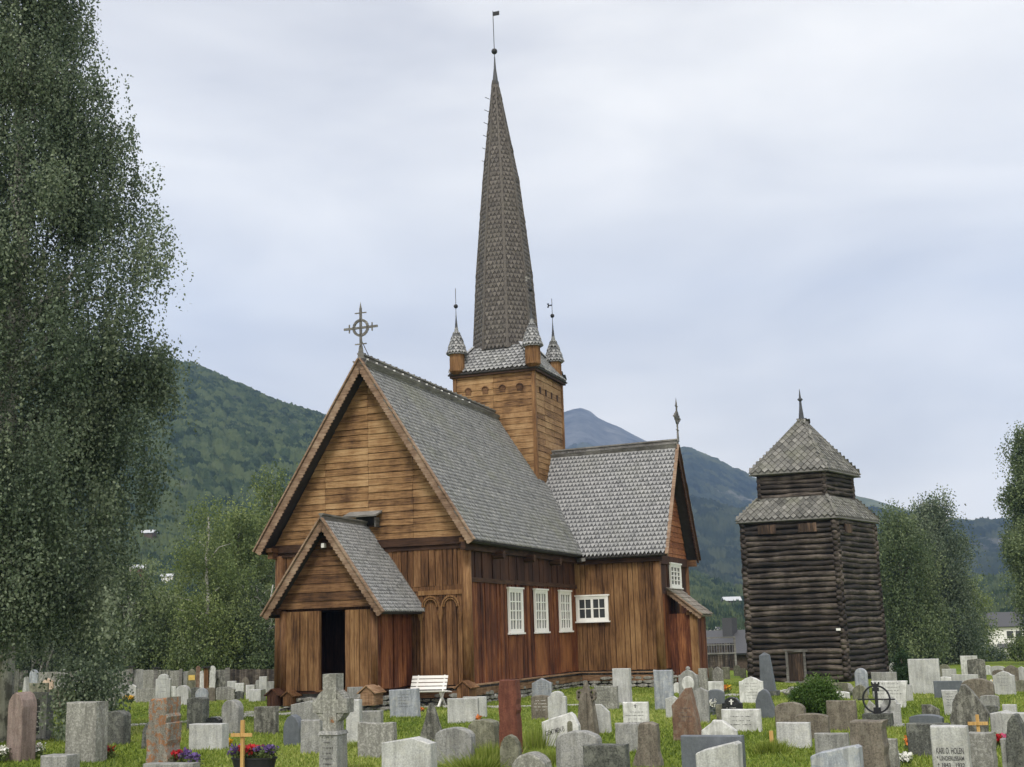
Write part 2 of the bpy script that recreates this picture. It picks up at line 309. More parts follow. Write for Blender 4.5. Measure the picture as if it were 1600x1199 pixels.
# ---------------------------------------------------------------- mountains
def domes(Xm, Ym, cell, seed=1, hmax=1.0):
    """canopy of rounded crowns: height 0..1 and a per-crown tone"""
    ix = np.floor(Xm/cell).astype(int); iy = np.floor(Ym/cell).astype(int); best = np.zeros_like(Xm); tone = np.full_like(Xm, .5)
    def hsh(a, b, k):
        n = (a*73856093) ^ (b*19349663) ^ (k*83492791+seed*2654435); n = (n ^ (n >> 13))*1274126177 & 0x7fffffff; return ((n >> 7) & 0xffff)/65535.0
    for dx in (-1, 0, 1):
        for dy in (-1, 0, 1):
            a = ix+dx; b = iy+dy; cx = (a+0.15+0.7*hsh(a, b, 1))*cell; cy = (b+.15+.7*hsh(a, b, 2))*cell; rr = cell*(0.5+.45*hsh(a, b, 3))
            d = np.hypot(Xm-cx, Ym-cy)/rr; hh = np.sqrt(np.clip(1-d*d, 0, 1))*(0.5+.5*hsh(a, b, 4)); up_ = hh > best
            best = np.where(up_, hh, best); tone = np.where(up_, hsh(a, b, 5), tone)
    return best, tone
def fbm(x, y, seed=0, o=5):
    r = np.zeros_like(x); g = np.random.default_rng(seed); a = 1.0; fq = 1.0
    for i in range(o):
        for _ in range(3):
            t = g.uniform(0, 2*np.pi); p = g.uniform(0, 6.28); q = g.uniform(0.7, 1.3); r = r+a*np.sin((x*np.cos(t)+y*np.sin(t))*fq*q+p)
        a *= .52; fq *= 2.03
    return r/3
def mountain(name, pts, y0, y1, ybase, matl, cell, tree_h, na, nr, az0, az1, conc=1.0, rough=0.0, rseed=1, tree_top=1.0, beyond=0.25):
    """pts: skyline (px,py) -> ridge heights at range y1; foot at y0"""
    az = np.linspace(az0, az1, na); pa = []; ph = []
    for p in pts:
        r = ray(*p); pa.append(math.atan2(r[0], r[1])); ph.append(1.7+y1*r[2]/math.hypot(r[0], r[1]))
    ridge = np.interp(az, pa, ph); k = np.hanning(5); k /= k.sum(); ridge = np.convolve(np.pad(ridge, 2, mode='edge'), k, 'valid')
    t = np.concatenate([np.linspace(0, 1, nr), 1+np.linspace(0, beyond, 8)[1:]]); T, A = np.meshgrid(t, az, indexing='ij')
    D = y0+(y1-y0)*T; Xm = D*np.sin(A); Ym = D*np.cos(A); prof = np.where(T <= 1, np.clip(T, 0, 1)**conc, 1-(T-1)*1.2)
    Z = ybase+(ridge[None]-ybase)*prof
    mid = np.clip(4*T*(1-T), 0, 1); sc = 2*np.pi/(y1*0.30)
    Z += mid*rough*fbm(Xm*sc, Ym*sc, rseed)
    dm, tn = domes(Xm, Ym, cell, rseed); tm = 1-ss(T+0.05*fbm(Xm*sc*3, Ym*sc*3, rseed+1, 3), tree_top-.08, tree_top+.06)
    Z += (dm*tree_h+rng.normal(0, tree_h*.11, dm.shape))*tm
    P = np.stack([Xm, Ym, Z], 2)
    o = grid_mesh(name, P, matl, tone=np.clip(tn*tm-(1-tm)*0.0, 0, 1)); 
    a = o.data.attributes.new('bare', 'FLOAT', 'POINT'); a.data.foreach_set('value', (1-tm).reshape(-1).astype(np.float32))
    return tag(o, kind='structure')
def hill_mat(name, f0, f1, f2, bare_a, bare_b, sc, rockamt, screesc=1.0):
    m, nt, b = newmat(name, 0.95, 0.05); v = wcoords(nt); n = noise(nt, v, sc, 6, .7); n2 = noise(nt, v, sc*0.12, 5, .6)
    s = nd(nt, 'ShaderNodeMath', operation='MULTIPLY_ADD'); lk(nt, attr(nt), s.inputs[0]); s.inputs[1].default_value = 0.6; lk(nt, n, s.inputs[2])
    r = ramp(nt, [(0.45, f0), (0.72, f1), (1.0, f2)], s.outputs[0]); ba = ramp(nt, [(0.35, bare_a), (0.65, bare_b)], n)
    c = mixc(nt, attr(nt, 'bare'), r.outputs[0], ba.outputs[0])
    rk = ramp(nt, [(0.60, (0, 0, 0)), (0.66, (rockamt,)*3)], noise(nt, wcoords(nt, (sc*.15, sc*.15, sc*.5)), 1.0, 7, .7))
    lk(nt, mixc(nt, rk.outputs[0], c, (0.30, 0.29, 0.27)), b.inputs['Base Color']); bump(nt, b, n, 0.6, 1.5); return m
H1 = hill_mat('birch forest', (0.013, 0.025, 0.015), (0.038, 0.060, 0.031), (0.080, 0.105, 0.048), (0.12, 0.13, 0.08), (0.20, 0.20, 0.13), 0.35, 0.12)
H2 = hill_mat('far mountainside', (0.012, 0.020, 0.014), (0.030, 0.042, 0.026), (0.060, 0.072, 0.040), (0.10, 0.12, 0.05), (0.20, 0.21, 0.10), 0.035, 0.55)
H3 = hill_mat('rocky peak', (0.03, 0.035, 0.03), (0.06, 0.07, 0.05), (0.09, 0.1, 0.07), (0.07, 0.072, 0.07), (0.20, 0.20, 0.19), 0.02, 0.6)
mountain('hill', [(-700, 560), (-300, 490), (0, 505), (150, 545), (215, 560), (262, 566), (300, 572), (335, 588), (362, 603), (385, 612), (420, 625), (460, 637), (500, 648), (540, 660), (620, 700), (760, 790), (900, 880), (1100, 960), (1300, 985)],
         250, 900, -3, H1, 4.6, 4.6, 680, 520, -0.46, 0.16, 0.95, 9, 3, 0.99)
mountain('mountain', [(500, 800), (700, 720), (800, 680), (860, 655), (880, 645), (895, 640), (908, 638), (922, 643), (935, 654), (950, 661), (968, 668), (990, 680), (1010, 690), (1060, 712), (1120, 745), (1250, 790), (1400, 850)],
         1500, 3000, -5, H3, 40, 8, 420, 150, -0.12, 0.32, 1.1, 60, 5, 0.75)
mountain('mountain', [(640, 990), (760, 960), (860, 880), (950, 790), (1010, 735), (1045, 708), (1063, 699), (1078, 700), (1095, 708), (1125, 722), (1150, 734), (1172, 745), (1210, 755), (1260, 763), (1335, 775), (1360, 780), (1395, 791), (1425, 799), (1475, 808), (1520, 813), (1600, 816), (1750, 800), (1900, 830)],
         500, 2200, -5, H2, 17, 9, 620, 300, -0.08, 0.50, 1.25, 30, 8, 0.90)
mountain('foothill', [(700, 990), (950, 960), (1040, 920), (1080, 905), (1110, 915), (1150, 930), (1200, 925), (1300, 930), (1400, 935), (1500, 925), (1560, 915), (1600, 905), (1800, 870)],
         220, 620, -3.5, H1, 4.8, 4.8, 640, 280, 0.06, 0.46, 1.1, 5, 12, 1.2)
# meadow fields on the slopes
M_FIELD = plain('pale hay field', (0.14, 0.18, 0.06), 0.95, 0.1, 0.2, 0.05)
# ---------------------------------------------------------------- trees
def leafcloud(name, P, size, matl, tone, parent, hang=0.5, asp=0.75):
    n = len(P); a = rng.normal(0, 1, (n, 3)); a[:, 2] -= hang*2; a /= np.linalg.norm(a, axis=1)[:, None]
    b = rng.normal(0, 1, (n, 3)); b -= a*np.sum(a*b, 1)[:, None]; b /= np.linalg.norm(b, axis=1)[:, None]
    s = size*rng.uniform(0.65, 1.35, n)[:, None]; V = np.stack([P, P+a*s*.45+b*s*.5*asp, P+a*s*1.05, P+a*s*.45-b*s*.5*asp], 1)
    return quads_mesh(name, V, matl, parent, tone)
def tree(name, base, H, prof, matl, nleaf, leaf, label, cat='tree', group=None, nclu=60, clus=0.45, hang_len=0.6, per=14, bark=None, trunk_r=0.12, nlimb=12, trunk_frac=0.9, lean=(0, 0), extra=None, multi=1, zlo=0.1, shell=0.55, floor=.02):
    """prof: list of (height fraction, radius)"""
    root = tag(empty(name, base), label, cat, group); bark = bark or M_BARK
    hs = np.array([p[0] for p in prof])*H; rs = np.array([p[1] for p in prof]); lf = random.random()
    tb = MB()
    for k in range(multi):
        ox, oy = (0, 0) if multi == 1 else (random.uniform(-.5, .5)*rs.max()*.5, random.uniform(-.4, .4)*rs.max()*.5)
        pts = []; rad = []
        for i in range(9):
            t = i/8*trunk_frac; pts.append((lean[0]*t+ox*(.3+t)+.07*math.sin(i*1.7+k+lf*6), lean[1]*t+oy*(.3+t)+.07*math.cos(i*1.3+k), t*H-.1*(i == 0))); rad.append(trunk_r*(1-t)**.8*(1.25 if i == 0 else 1)+.012)
        tb.tube(pts, rad, 9)
        tips = []
        for j in range(nlimb):
            t = random.uniform(.18, .95)*trunk_frac; z = t*H; r = np.interp(z, hs, rs)*random.uniform(.5, .9); an = random.uniform(0, 6.28)
            p0 = Vector((lean[0]*t+ox*(.3+t), lean[1]*t+oy*(.3+t), z*.97)); up_ = min(H-z, r*random.uniform(.5, 1.1))
            p1 = p0+Vector((math.cos(an)*r*.5, math.sin(an)*r*.5, up_*.65)); p2 = p0+Vector((math.cos(an)*r, math.sin(an)*r, up_*.8))
            tb.tube([p0, p1, p2], [trunk_r*.38*(1-t)+.012, trunk_r*.22*(1-t)+.01, .006], 5, caps=False)
    tb.build('trunk', bark, root, smooth=True)
    # clusters -> hanging strands -> leaves
    zc = []; 
    while len(zc) < nclu:
        z = random.uniform(zlo, 1)*H
        if random.random() < np.interp(z, hs, rs)/rs.max(): zc.append(z)
    zc = np.array(zc); rc = np.interp(zc, hs, rs)*(shell+(1-shell)*rng.random(nclu))**1.0*rng.choice([1, .97, .8, .55], nclu); an = rng.uniform(0, 2*np.pi, nclu)
    cc = np.stack([np.cos(an)*rc+lean[0]*zc/H, np.sin(an)*rc+lean[1]*zc/H, zc], 1)
    if extra is not None: cc = np.concatenate([cc, np.array(extra, float)]); 
    ct = rng.normal(.5, .2, len(cc)); ns = nleaf//per; ci = rng.integers(0, len(cc), ns)
    p0 = cc[ci]+rng.normal(0, 1, (ns, 3))*clus*np.array([1, 1, .8]); L = hang_len*rng.uniform(.4, 1.3, ns)
    ks = np.tile(np.arange(per)/per, (ns, 1)); sw = rng.normal(0, .10, (ns, 2))
    P = np.repeat(p0[:, None], per, 1); P[:, :, 2] -= ks*L[:, None]; P[:, :, 0] += sw[:, :1]*ks*L[:, None]; P[:, :, 1] += sw[:, 1:]*ks*L[:, None]
    P += rng.normal(0, leaf*.7, P.shape); tn = np.clip(np.repeat(ct[ci][:, None], per, 1)+rng.normal(0, .2, (ns, per)), 0, 1)
    P = P.reshape(-1, 3); tn = tn.reshape(-1); ok = (P[:, 2] > floor+rng.random(len(P))*floor*.4)|((P[:, 2] > .1) & (np.repeat(ci, per) >= nclu)); leafcloud('crown', P[ok], leaf, matl, tn[ok], root, .6)
    return root
def gp(px, py): p = on_ground(px, py); return p
# big hanging birch
bx = (0-800)/2000*24; bb = (bx, 24.0, float(ground(bx, 24)))
prof = [(.0, 1.2), (.05, 2.1), (.10, 2.4), (.2, 2.6), (.36, 2.75), (.46, 2.85), (.55, 2.7), (.63, 2.6), (.70, 2.3), (.78, 2.0), (.85, 1.55), (1.0, .7)]
ext = [(2.45+random.uniform(-.4, .25), random.uniform(-1, 1), 7.6+random.uniform(-1.1, .15)) for _ in range(7)]+[(random.uniform(1.35, 2.2), random.uniform(-.9, .3), random.uniform(.85, 1.4)) for _ in range(9)]
tree('birch_tree', bb, 16.0, prof, L_BIRCH, 430000, 0.058, 'tall weeping birch with dark hanging leaves at the left edge of the churchyard', nclu=520, clus=.24, hang_len=1.0, per=20, trunk_r=.28, nlimb=30, extra=ext, zlo=.125, shell=.55, floor=1.02)
def gtree(px, Y, H, prof, *a, **k):
    x = (px-800)/2000*Y/1.0; r = ray(px, 1000); x = r[0]/r[1]*Y; return tree(k.pop('name', 'birch_tree'), (x, Y, float(ground(x, Y))), H, prof, *a, **k)
PB = [(.0, .5), (.08, 1.0), (.3, 1.0), (.6, .85), (.8, .55), (.95, .22), (1, .08)]
def sp(r): return [(a, b*r) for a, b in PB]
GL = 'birches and bushes behind the slab fence'
gtree(322, 60, 8.6, sp(2.1), L_LIGHT, 24000, .09, 'slender birch with a pale white trunk behind the slab fence', group=GL, nclu=75, clus=.42, hang_len=.9, per=12, trunk_r=.15, nlimb=10)
gtree(372, 66, 8.8, sp(2.0), L_LIGHT, 38000, .11, 'light green birch close right of the slender white-trunked birch', group=GL, nclu=60, clus=.5, hang_len=.9, per=12, trunk_r=.11)
gtree(425, 72, 11.4, sp(3.3), L_LIGHT, 70000, .12, 'tallest light green birch rising behind the left roof edge of the church', group=GL, nclu=110, clus=.55, hang_len=1.0, per=12, trunk_r=.2)
gtree(498, 78, 12.8, sp(3.2), L_LIGHT, 60000, .12, 'birch mostly hidden behind the church gable', group=GL, nclu=90, clus=.55, hang_len=1.0, per=12, trunk_r=.2)
for px, Y, H, r, nm, mt, lab in [(205, 62, 6.2, 2.6, 'bush', L_MID, 'dark leafy bush beside the hanging birch, behind the slab fence'), (255, 66, 5.0, 2.6, 'bush', L_LIGHT, 'yellow green bush behind the slab fence left of the white trunk'),
        (290, 63, 3.2, 2.2, 'bush', L_MID, 'low dark bush under the slender birch, behind the slab fence'), (360, 61, 4.0, 2.6, 'bush', L_MID, 'dark bush right of the white birch trunk behind the slab fence'),
        (412, 62, 5.0, 2.5, 'bush', L_MID, 'dark bush next to the left corner of the church behind the fence'), (150, 64, 5.2, 3.0, 'bush', L_BIRCH, 'dark bush seen under the left birch branches'), (60, 62, 5.0, 4.0, 'bush', L_BIRCH, 'broad dark bush at the far left behind the wall of slabs'),
        (460, 68, 6.0, 2.6, 'bush', L_BIRCH, 'bush behind the dark plank fence, hidden by the church')]:
    gtree(px, Y, H, [(0, .8*r), (.15, r), (.5, r*.95), (.8, r*.6), (1, .15)], mt, int(11000*r), .11, lab, 'bush', 'bushes behind the slab fence', name=nm, nclu=45, clus=.5, hang_len=.5, per=8, trunk_r=.07, nlimb=8, multi=3, zlo=.0)
GR = 'birches right of the log tower'
gtree(1418, 78, 9.6, [(0, .8), (.1, 2.0), (.3, 2.5), (.5, 1.9), (.72, 1.9), (.9, .8), (1, .2)], L_MID, 60000, .115, 'lighter weeping birch directly right of the log tower', group=GR, nclu=70, clus=.5, hang_len=1.6, per=14, trunk_r=.16)
gtree(1474, 82, 10.6, [(0, .5), (.1, 1.7), (.32, 2.75), (.5, 2.5), (.65, 2.5), (.8, 2.0), (.92, 1.2), (1, .4)], L_BIRCH, 80000, .115, 'tall dark weeping birch standing between the log tower and the white house', group=GR, nclu=85, clus=.5, hang_len=1.5, per=14, trunk_r=.2)
gtree(1505, 90, 6.0, [(0, 1.5), (.3, 1.9), (.7, 1.4), (1, .3)], L_LIGHT, 20000, .12, 'small light green birch at the foot of the tall dark birch by the white house', group=GR, nclu=40, clus=.5, hang_len=.7, per=10)
gtree(1388, 92, 7.5, [(0, 1.5), (.3, 2.2), (.7, 1.4), (1, .3)], L_BIRCH, 20000, .12, 'birch partly hidden by the right wall of the log tower', group=GR, nclu=40, clus=.5, hang_len=.9, per=10)
gtree(1640, 70, 13.6, [(0, .3), (.08, .6), (.2, 1.3), (.5, 1.9), (.7, 1.5), (.85, .9), (1, .2)], L_MID, 80000, .10, 'tall narrow birch cut off by the right edge of the picture', nclu=120, clus=.34, hang_len=1.0, per=14, trunk_r=.2)
for px, Y, H, r, mt, lab in [(1600, 88, 1.5, 1.0, L_LIGHT, 'leafy bush in front of the white house at the right'), (1548, 95, .9, .9, L_BIRCH, 'low round bush below the porch of the white house'), (1440, 100, 3.5, 5.0, L_BIRCH, 'dark hedge behind the two weeping birches'), (1115, 98, 3.2, 3.5, L_BIRCH, 'bushes behind the brown cabin'),
        (1478, 104, 3.0, 3.0, L_LIGHT, 'pale bush behind the tall dark weeping birch')]:
    gtree(px, Y, H, [(0, .8*r), (.15, r), (.5, r*.95), (.8, r*.6), (1, .15)], mt, int(7000*r), .11, lab, 'bush', name='bush', nclu=35, clus=.4, hang_len=.3, per=6, trunk_r=.05, nlimb=6, multi=3, zlo=0.0)
p = gp(1276, 1118); tree('juniper_bush', p, .56, [(0, .2), (.15, .31), (.5, .34), (.8, .22), (1, .06)], L_BUSH, 26000, .035, 'round bright green juniper bush among the brown gravestones', 'bush', nclu=46, clus=.1, hang_len=-.1, per=6, trunk_r=.03, nlimb=6, multi=3, bark=M_BARKD, zlo=0.02)
p = gp(1416, 1078); tree('thuja_bush', p, 1.15, [(0, .28), (.2, .36), (.6, .34), (.85, .22), (1, .06)], L_DARK, 22000, .04, 'dark evergreen bush left of the big pale upright slab', 'bush', nclu=40, clus=.09, hang_len=-.12, per=6, trunk_r=.03, nlimb=6, multi=2, bark=M_BARKD, zlo=0.02)
def pick(px, py, Y):  # base of a far thing by skyline pixel
    q = at(px, py, Y); return q
# ---------------------------------------------------------------- church
AZE = 20.18546492654134; O = (-1.46632263, 37.0, 0.084)
church = tag(empty('stave_church', O, R(90-AZE)), 'brown wooden stave church with steep shingled roofs and a tall pointed spire', 'church')
def inpoly(x, y, poly):
    c = False; n = len(poly)
    for i in range(n):
        (x1, y1), (x2, y2) = poly[i], poly[(i+1) % n]
        if (y1 > y) != (y2 > y) and x < (x2-x1)*(y-y1)/(y2-y1)+x1: c = not c
    return c
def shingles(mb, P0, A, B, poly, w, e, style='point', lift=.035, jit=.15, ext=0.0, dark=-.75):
    """cover the polygon (a,b) on the plane P0 + a*A + b*B with overlapping shingles"""
    P0, A, B = Vector(P0), Vector(A).normalized(), Vector(B).normalized(); Nn = A.cross(B).normalized()
    bmax = max(p[1] for p in poly); amin = min(p[0] for p in poly); amax = max(p[0] for p in poly); bmin = min(p[1] for p in poly)
    rows = int((bmax-bmin)/e)+1
    for i in range(rows):
        b0 = bmin+i*e; off = (i % 2)*.5*w; k = int((amax-amin)/w)+2
        for j in range(-1, k):
            a0 = amin+off+j*w+random.uniform(-.04, .04)*w
            if not inpoly(a0+w/2, min(b0+e*.6, bmax-1e-3), poly): continue
            L = min(e*2.05, bmax-b0+.02+ext); tone = min(1, max(0, random.gauss(.5, jit))); g = w*.035; lf = lift*random.uniform(.75, 1.35); dz = random.uniform(-.02, .02)*e
            if style == 'point': pr = [(g, L), (g, e*.72), (w/2, 0), (w-g, e*.72), (w-g, L)]
            elif style == 'diamond': pr = [(g, L), (g, e*.95), (w/2, 0), (w-g, e*.95), (w-g, L)]
            else: pr = [(g, L), (g, 0), (w-g, 0), (w-g, L)]
            top = []
            for (a, b) in pr: top.append(P0+A*(a0+a)+B*(b0+b+dz)+Nn*(lf*(1-b/max(L, 1e-3))+.012))
            bot = [p-Nn*.03 for p in top]; n = len(top)
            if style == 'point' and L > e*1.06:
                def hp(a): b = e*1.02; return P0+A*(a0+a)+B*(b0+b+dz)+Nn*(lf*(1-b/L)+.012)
                m1, m2 = hp(g), hp(w-g); mb.face([m1, top[1], top[2], top[3], m2], tone); mb.face([top[0], m1, m2, top[4]], dark)  # upper face toned dark to paint the deep shade in the notches
            else: mb.face(top, tone)
            for q in range(n-1): mb.face([bot[q], bot[q+1], top[q+1], top[q]], tone*.8)
def slab(mb, P0, A, B, poly, th, tone=.5):
    P0, A, B = Vector(P0), Vector(A).normalized(), Vector(B).normalized(); Nn = A.cross(B).normalized()
    t = [P0+A*a+B*b for a, b in poly]; u = [p-Nn*th for p in t]; n = len(t); mb.face(t, tone); mb.face(u[::-1], tone)
    for i in range(n): mb.face([u[i], u[(i+1) % n], t[(i+1) % n], t[i]], tone)
def vboards(mb, p0, p1, z0, z1, nrm, wmin=.12, wmax=.25, th=.035, skip=None, ztop=None):
    """upright boards of uneven width along p0->p1 (u,n)"""
    p0 = Vector((*p0, 0)); p1 = Vector((*p1, 0)); d = (p1-p0); L = d.length; d.normalize(); n_ = Vector((*nrm, 0)); a = 0
    while a < L-.01:
        wd = min(random.uniform(wmin, wmax), L-a); 
        if L-a-wd < .06: wd = L-a
        off = random.choice([0, .0, .022, .03])+random.uniform(0, .008); tone = random.random(); zt = z1 if ztop is None else ztop((a+wd/2)/L)
        tilt = random.uniform(-.006, .006)
        q = [p0+d*(a+.009)+n_*(off+tilt), p0+d*(a+wd-.009)+n_*(off-tilt)]; r_ = [x+n_*th for x in q]
        zb = z0+random.uniform(-.015, .01)
        if skip and skip[0] < (a+wd/2) < skip[1]:
            if skip[3] < zt: mbx(mb, q, r_, skip[3], zt, tone)
        else: mbx(mb, q, r_, zb, zt, tone)
        a += wd
def mbx(mb, q, r_, z0, z1, tone):
    n = len(mb.v); P = [(q[0], z0), (q[1], z0), (r_[1], z0), (r_[0], z0), (q[0], z1), (q[1], z1), (r_[1], z1), (r_[0], z1)]
    mb.v += [(p.x, p.y, z) for p, z in P]; mb.f += [(n, n+1, n+2, n+3), (n+7, n+6, n+5, n+4), (n, n+4, n+5, n+1), (n+1, n+5, n+6, n+2), (n+2, n+6, n+7, n+3), (n+3, n+7, n+4, n)]; mb.t += [tone]*6
def hboards(mb, org, along, nrm, z0, z1, wid_at, h=.2, th=.03, seams=(), wob=.012):
    """horizontal boards; wid_at(z)->(a0,a1); seams split each course"""
    org = Vector(org); al = Vector((*along, 0)); n_ = Vector((*nrm, 0)); z = z0; k = 0
    while z < z1-.03:
        hh = min(h*random.uniform(.82, 1.18), z1-z)
        a0, a1 = wid_at(z+.0); b0, b1 = wid_at(z+hh)
        cuts = [a0]+[s+random.uniform(-.012, .012) for s in seams if a0+.1 < s < a1-.1]+[a1]
        ctop = [b0]+[min(max(c, b0), b1) for c in cuts[1:-1]]+[b1]
        for i in range(len(cuts)-1):
            if cuts[i+1]-cuts[i] < .02: continue
            tone = random.random(); off = random.uniform(0, .012); g = .005; s0 = random.uniform(-wob, wob); s1 = random.uniform(-wob, wob)
            def P(a, zz, o): p = org+al*a+n_*o; return (p.x, p.y, zz)
            # clinker: lower edge stands proud of the course below
            fr = [P(cuts[i]+g, z+s0, off+th), P(cuts[i+1]-g, z+s1, off+th), P(ctop[i+1]-g, z+hh-.006, off+.012), P(ctop[i]+g, z+hh-.006, off+.012)]
            bk = [P(cuts[i]+g, z+s0, 0), P(cuts[i+1]-g, z+s1, 0), P(ctop[i+1]-g, z+hh-.006, 0), P(ctop[i]+g, z+hh-.006, 0)]
            mb.face(fr, tone); mb.face([bk[0], bk[1], fr[1], fr[0]], tone); mb.face([fr[3], fr[2], bk[2], bk[3]], tone); mb.face([bk[0], fr[0], fr[3], bk[3]], tone); mb.face([fr[1], bk[1], bk[2], fr[2]], tone)
        z += hh; k += 1
def verge(mb, P, Q, nrm, depth=.26, th=.04, scal=.11, down=None):
    """bargeboard from P (eave) to Q (ridge) with a scalloped lower edge"""
    P, Q, Nn = Vector(P), Vector(Q), Vector(nrm).normalized(); d = (Q-P); L = d.length; d.normalize(); dn = d.cross(Nn).normalized()
    if dn.z > 0: dn = -dn
    k = int(L/scal); top = []; bot = []
    for i in range(k*3+1):
        t = i/(k*3)*L; ph = (i % 3); dd = depth-(.035 if ph == 0 else 0); top.append(P+d*t); bot.append(P+d*t+dn*dd)
    for i in range(len(top)-1):
        f0 = [bot[i], bot[i+1], top[i+1], top[i]]; f1 = [p-Nn*th for p in f0]; tn = .5+.2*math.sin(i*.7)
        mb.face(f0, tn); mb.face(f1[::-1], tn); mb.face([f1[0], f1[1], f0[1], f0[0]], tn); mb.face([f1[3], f1[2], f0[2], f0[3]][::-1], tn)
    mb.beam(P-dn*.035-Nn*.0, Q-dn*.035-Nn*.0, .12, .04, up=-dn, tone=.7)
def B(name, m, fn, parent=church, label=None, **k):
    mb = MB(); fn(mb); o = mb.build(name, m, parent, recalc=True, **k)
    if label: o['label'] = label
    return o
# --- backing walls (closed volumes)
EZ = 4.15; RZ = 9.62
def nave_core(mb):
    # porch door opening left out of the core: walls as slabs
    mb.box((.06, .06, .1), (14.0, 6.04, 4.12)); 
    mb.face([(.1, .08, 4.1), (.1, 6.02, 4.1), (.1, 3.05, 9.3)]); mb.face([(10.5, .08, 4.1), (10.5, 3.05, 9.3), (10.5, 6.02, 4.1)])
    mb.box((10.16, -3.0, .1), (14.44, 9.0, 4.0)); mb.box((14, .9, .1), (18.5, 5.2, 3.9))
B('wall_core', W_TAR, nave_core)
B('west_wall', W_BROWN, lambda mb: (vboards(mb, (0, 6.1), (0, 0), 2.92, 4.06, (-1, 0)), vboards(mb, (0, 6.1), (0, 0), .12, 2.8, (-1, 0), .14, .28), mb.box((-.055, .0, 2.78), (.0, 6.1, 2.94), .5)))
B('south_wall', W_RED, lambda mb: vboards(mb, (0.12, 0), (10.1, 0), .12, 3.02, (0, -1), .12, .26))
B('upper_wall', W_TAR, lambda mb: (vboards(mb, (0.1, 0), (10.1, 0), 3.12, 4.1, (0, -1), .25, .5), mb.box((1.95, -.05, 3.1), (2.05, -.036, 4.1), .2), mb.box((3.9, -.05, 3.1), (4.0, -.036, 4.1), .2)))
for u_ in (3.1, 5.52, 8.06): B('washed_board', W_RED, lambda mb: [mb.box((u_+j*.235, -.074-.004*(j % 2), .14), (u_+j*.235+.228, -.03, 1.44), random.random()*.5+.75) for j in range(5)], label='lighter rain-washed boards below a nave window')
B('string_board', W_TARH, lambda mb: [mb.beam((.12+i*3.33, -.075, 3.07-.0*i), (.12+(i+1)*3.33, -.075, 3.05), .07, .13, tone=.7) for i in range(3)])
B('transept_wall', W_GOLD, lambda mb: vboards(mb, (10.1, -3.06), (10.1, 0.0), .12, 4.0, (-1, 0), .13, .27))
B('transept_south_wall', W_RED, lambda mb: vboards(mb, (10.1, -3.06), (14.5, -3.06), .12, 2.72, (0, -1), .2, .36))
B('transept_upper_wall', W_TAR, lambda mb: (vboards(mb, (10.1, -3.06), (14.5, -3.06), 2.78, 3.98, (0, -1), .3, .5), mb.beam((10.05, -3.1, 2.76), (14.5, -3.1, 2.76), .08, .1), mb.beam((10.05, -3.12, 3.9), (14.65, -3.12, 3.9), .12, .3)))
# corner posts
for (u, n, h, m_) in ((0, 0, 4.0, W_GOLD), (0, 6.1, 4.0, W_BROWN), (10.1, -3.06, 3.95, W_GOLD), (14.5, -3.06, 3.95, W_BROWN)):
    B('corner_post', m_, lambda mb: mb.tube([(u, n, .1), (u, n, h*.5), (u, n, h)], [.165, .15, .145], 12, .6), smooth=True)
# foundation stones
def found(mb, a, b, nrm, rows=2):
    a = Vector(a); b = Vector(b); d = b-a; L = d.length; d.normalize(); n_ = Vector(nrm)
    for r_ in range(rows):
        t = 0
        while t < L:
            s = random.uniform(.18, .5); h_ = .13*random.uniform(.75, 1.1); o = random.uniform(0, .1); p = a+d*(t+s/2); z = -.5+r_*.13 if rows > 2 else -.3+r_*.13
            pts = []; k = 7
            for i in range(k):
                an = 2*math.pi*i/k; pts.append((math.cos(an)*s*.54*random.uniform(.85, 1.05), math.sin(an)*h_*.55*random.uniform(.8, 1.1)))
            c0 = p+n_*(.1+o); f_ = [c0+d*x+Vector((0, 0, z+y+.06)) for x, y in pts]; g_ = [c0-n_*.3+d*x+Vector((0, 0, z+y+.06)) for x, y in pts]; fc = [c0+n_*.03+d*x*.8+Vector((0, 0, z+y*.8+.06)) for x, y in pts]
            tn = random.random(); mb.face(fc, tn)
            for i in range(k): mb.face([f_[i], f_[(i+1) % k], fc[(i+1) % k], fc[i]], tn); mb.face([g_[i], g_[(i+1) % k], f_[(i+1) % k], f_[i]], tn)
            t += s
M_FOUND = stone('foundation stones', (0.26, 0.255, 0.24), (0.45, 0.45, 0.42), .6, .4)
B('foundation', M_FOUND, lambda mb: (found(mb, (-.2, 0, -.1), (10.1, 0, -.1), (0, -1, 0), 4), found(mb, (0, 6.2, -.1), (0, 0, -.1), (-1, 0, 0), 4), found(mb, (10.1, -.2, -.1), (10.1, -3.2, -.1), (-1, 0, 0), 4), found(mb, (10, -3.06, 0), (14.6, -3.06, 0), (0, -1, 0), 4), found(mb, (-2.4, 4.6, -.05), (-2.4, 1.6, -.05), (-1, 0, 0), 4), found(mb, (-2.4, 1.7, -.05), (0, 1.7, -.05), (0, -1, 0), 4), mb.box((.1, .1, -.6), (14, 6, .1), .2), mb.box((10.2, -2.95, -1.0), (14.4, 0, .1), .2)))
def sills(mb):
    for a, b in (((-.1, -.13, .06), (9.95, -.13, .0)), ((10.0, -.0, .0), (10.0, -3.1, -.02)), ((-.12, 6.2, .0), (-.12, .0, .02))):
        mb.beam(Vector(a)-Vector((0, 0, .13)), Vector(b)-Vector((0, 0, .13)), .12, .2, tone=.35)
        mb.beam(Vector(a)+Vector((0, 0, .06)), Vector(b)+Vector((0, 0, .06)), .24, .035, tone=.9)
B('sill_beam', W_SILL, sills)
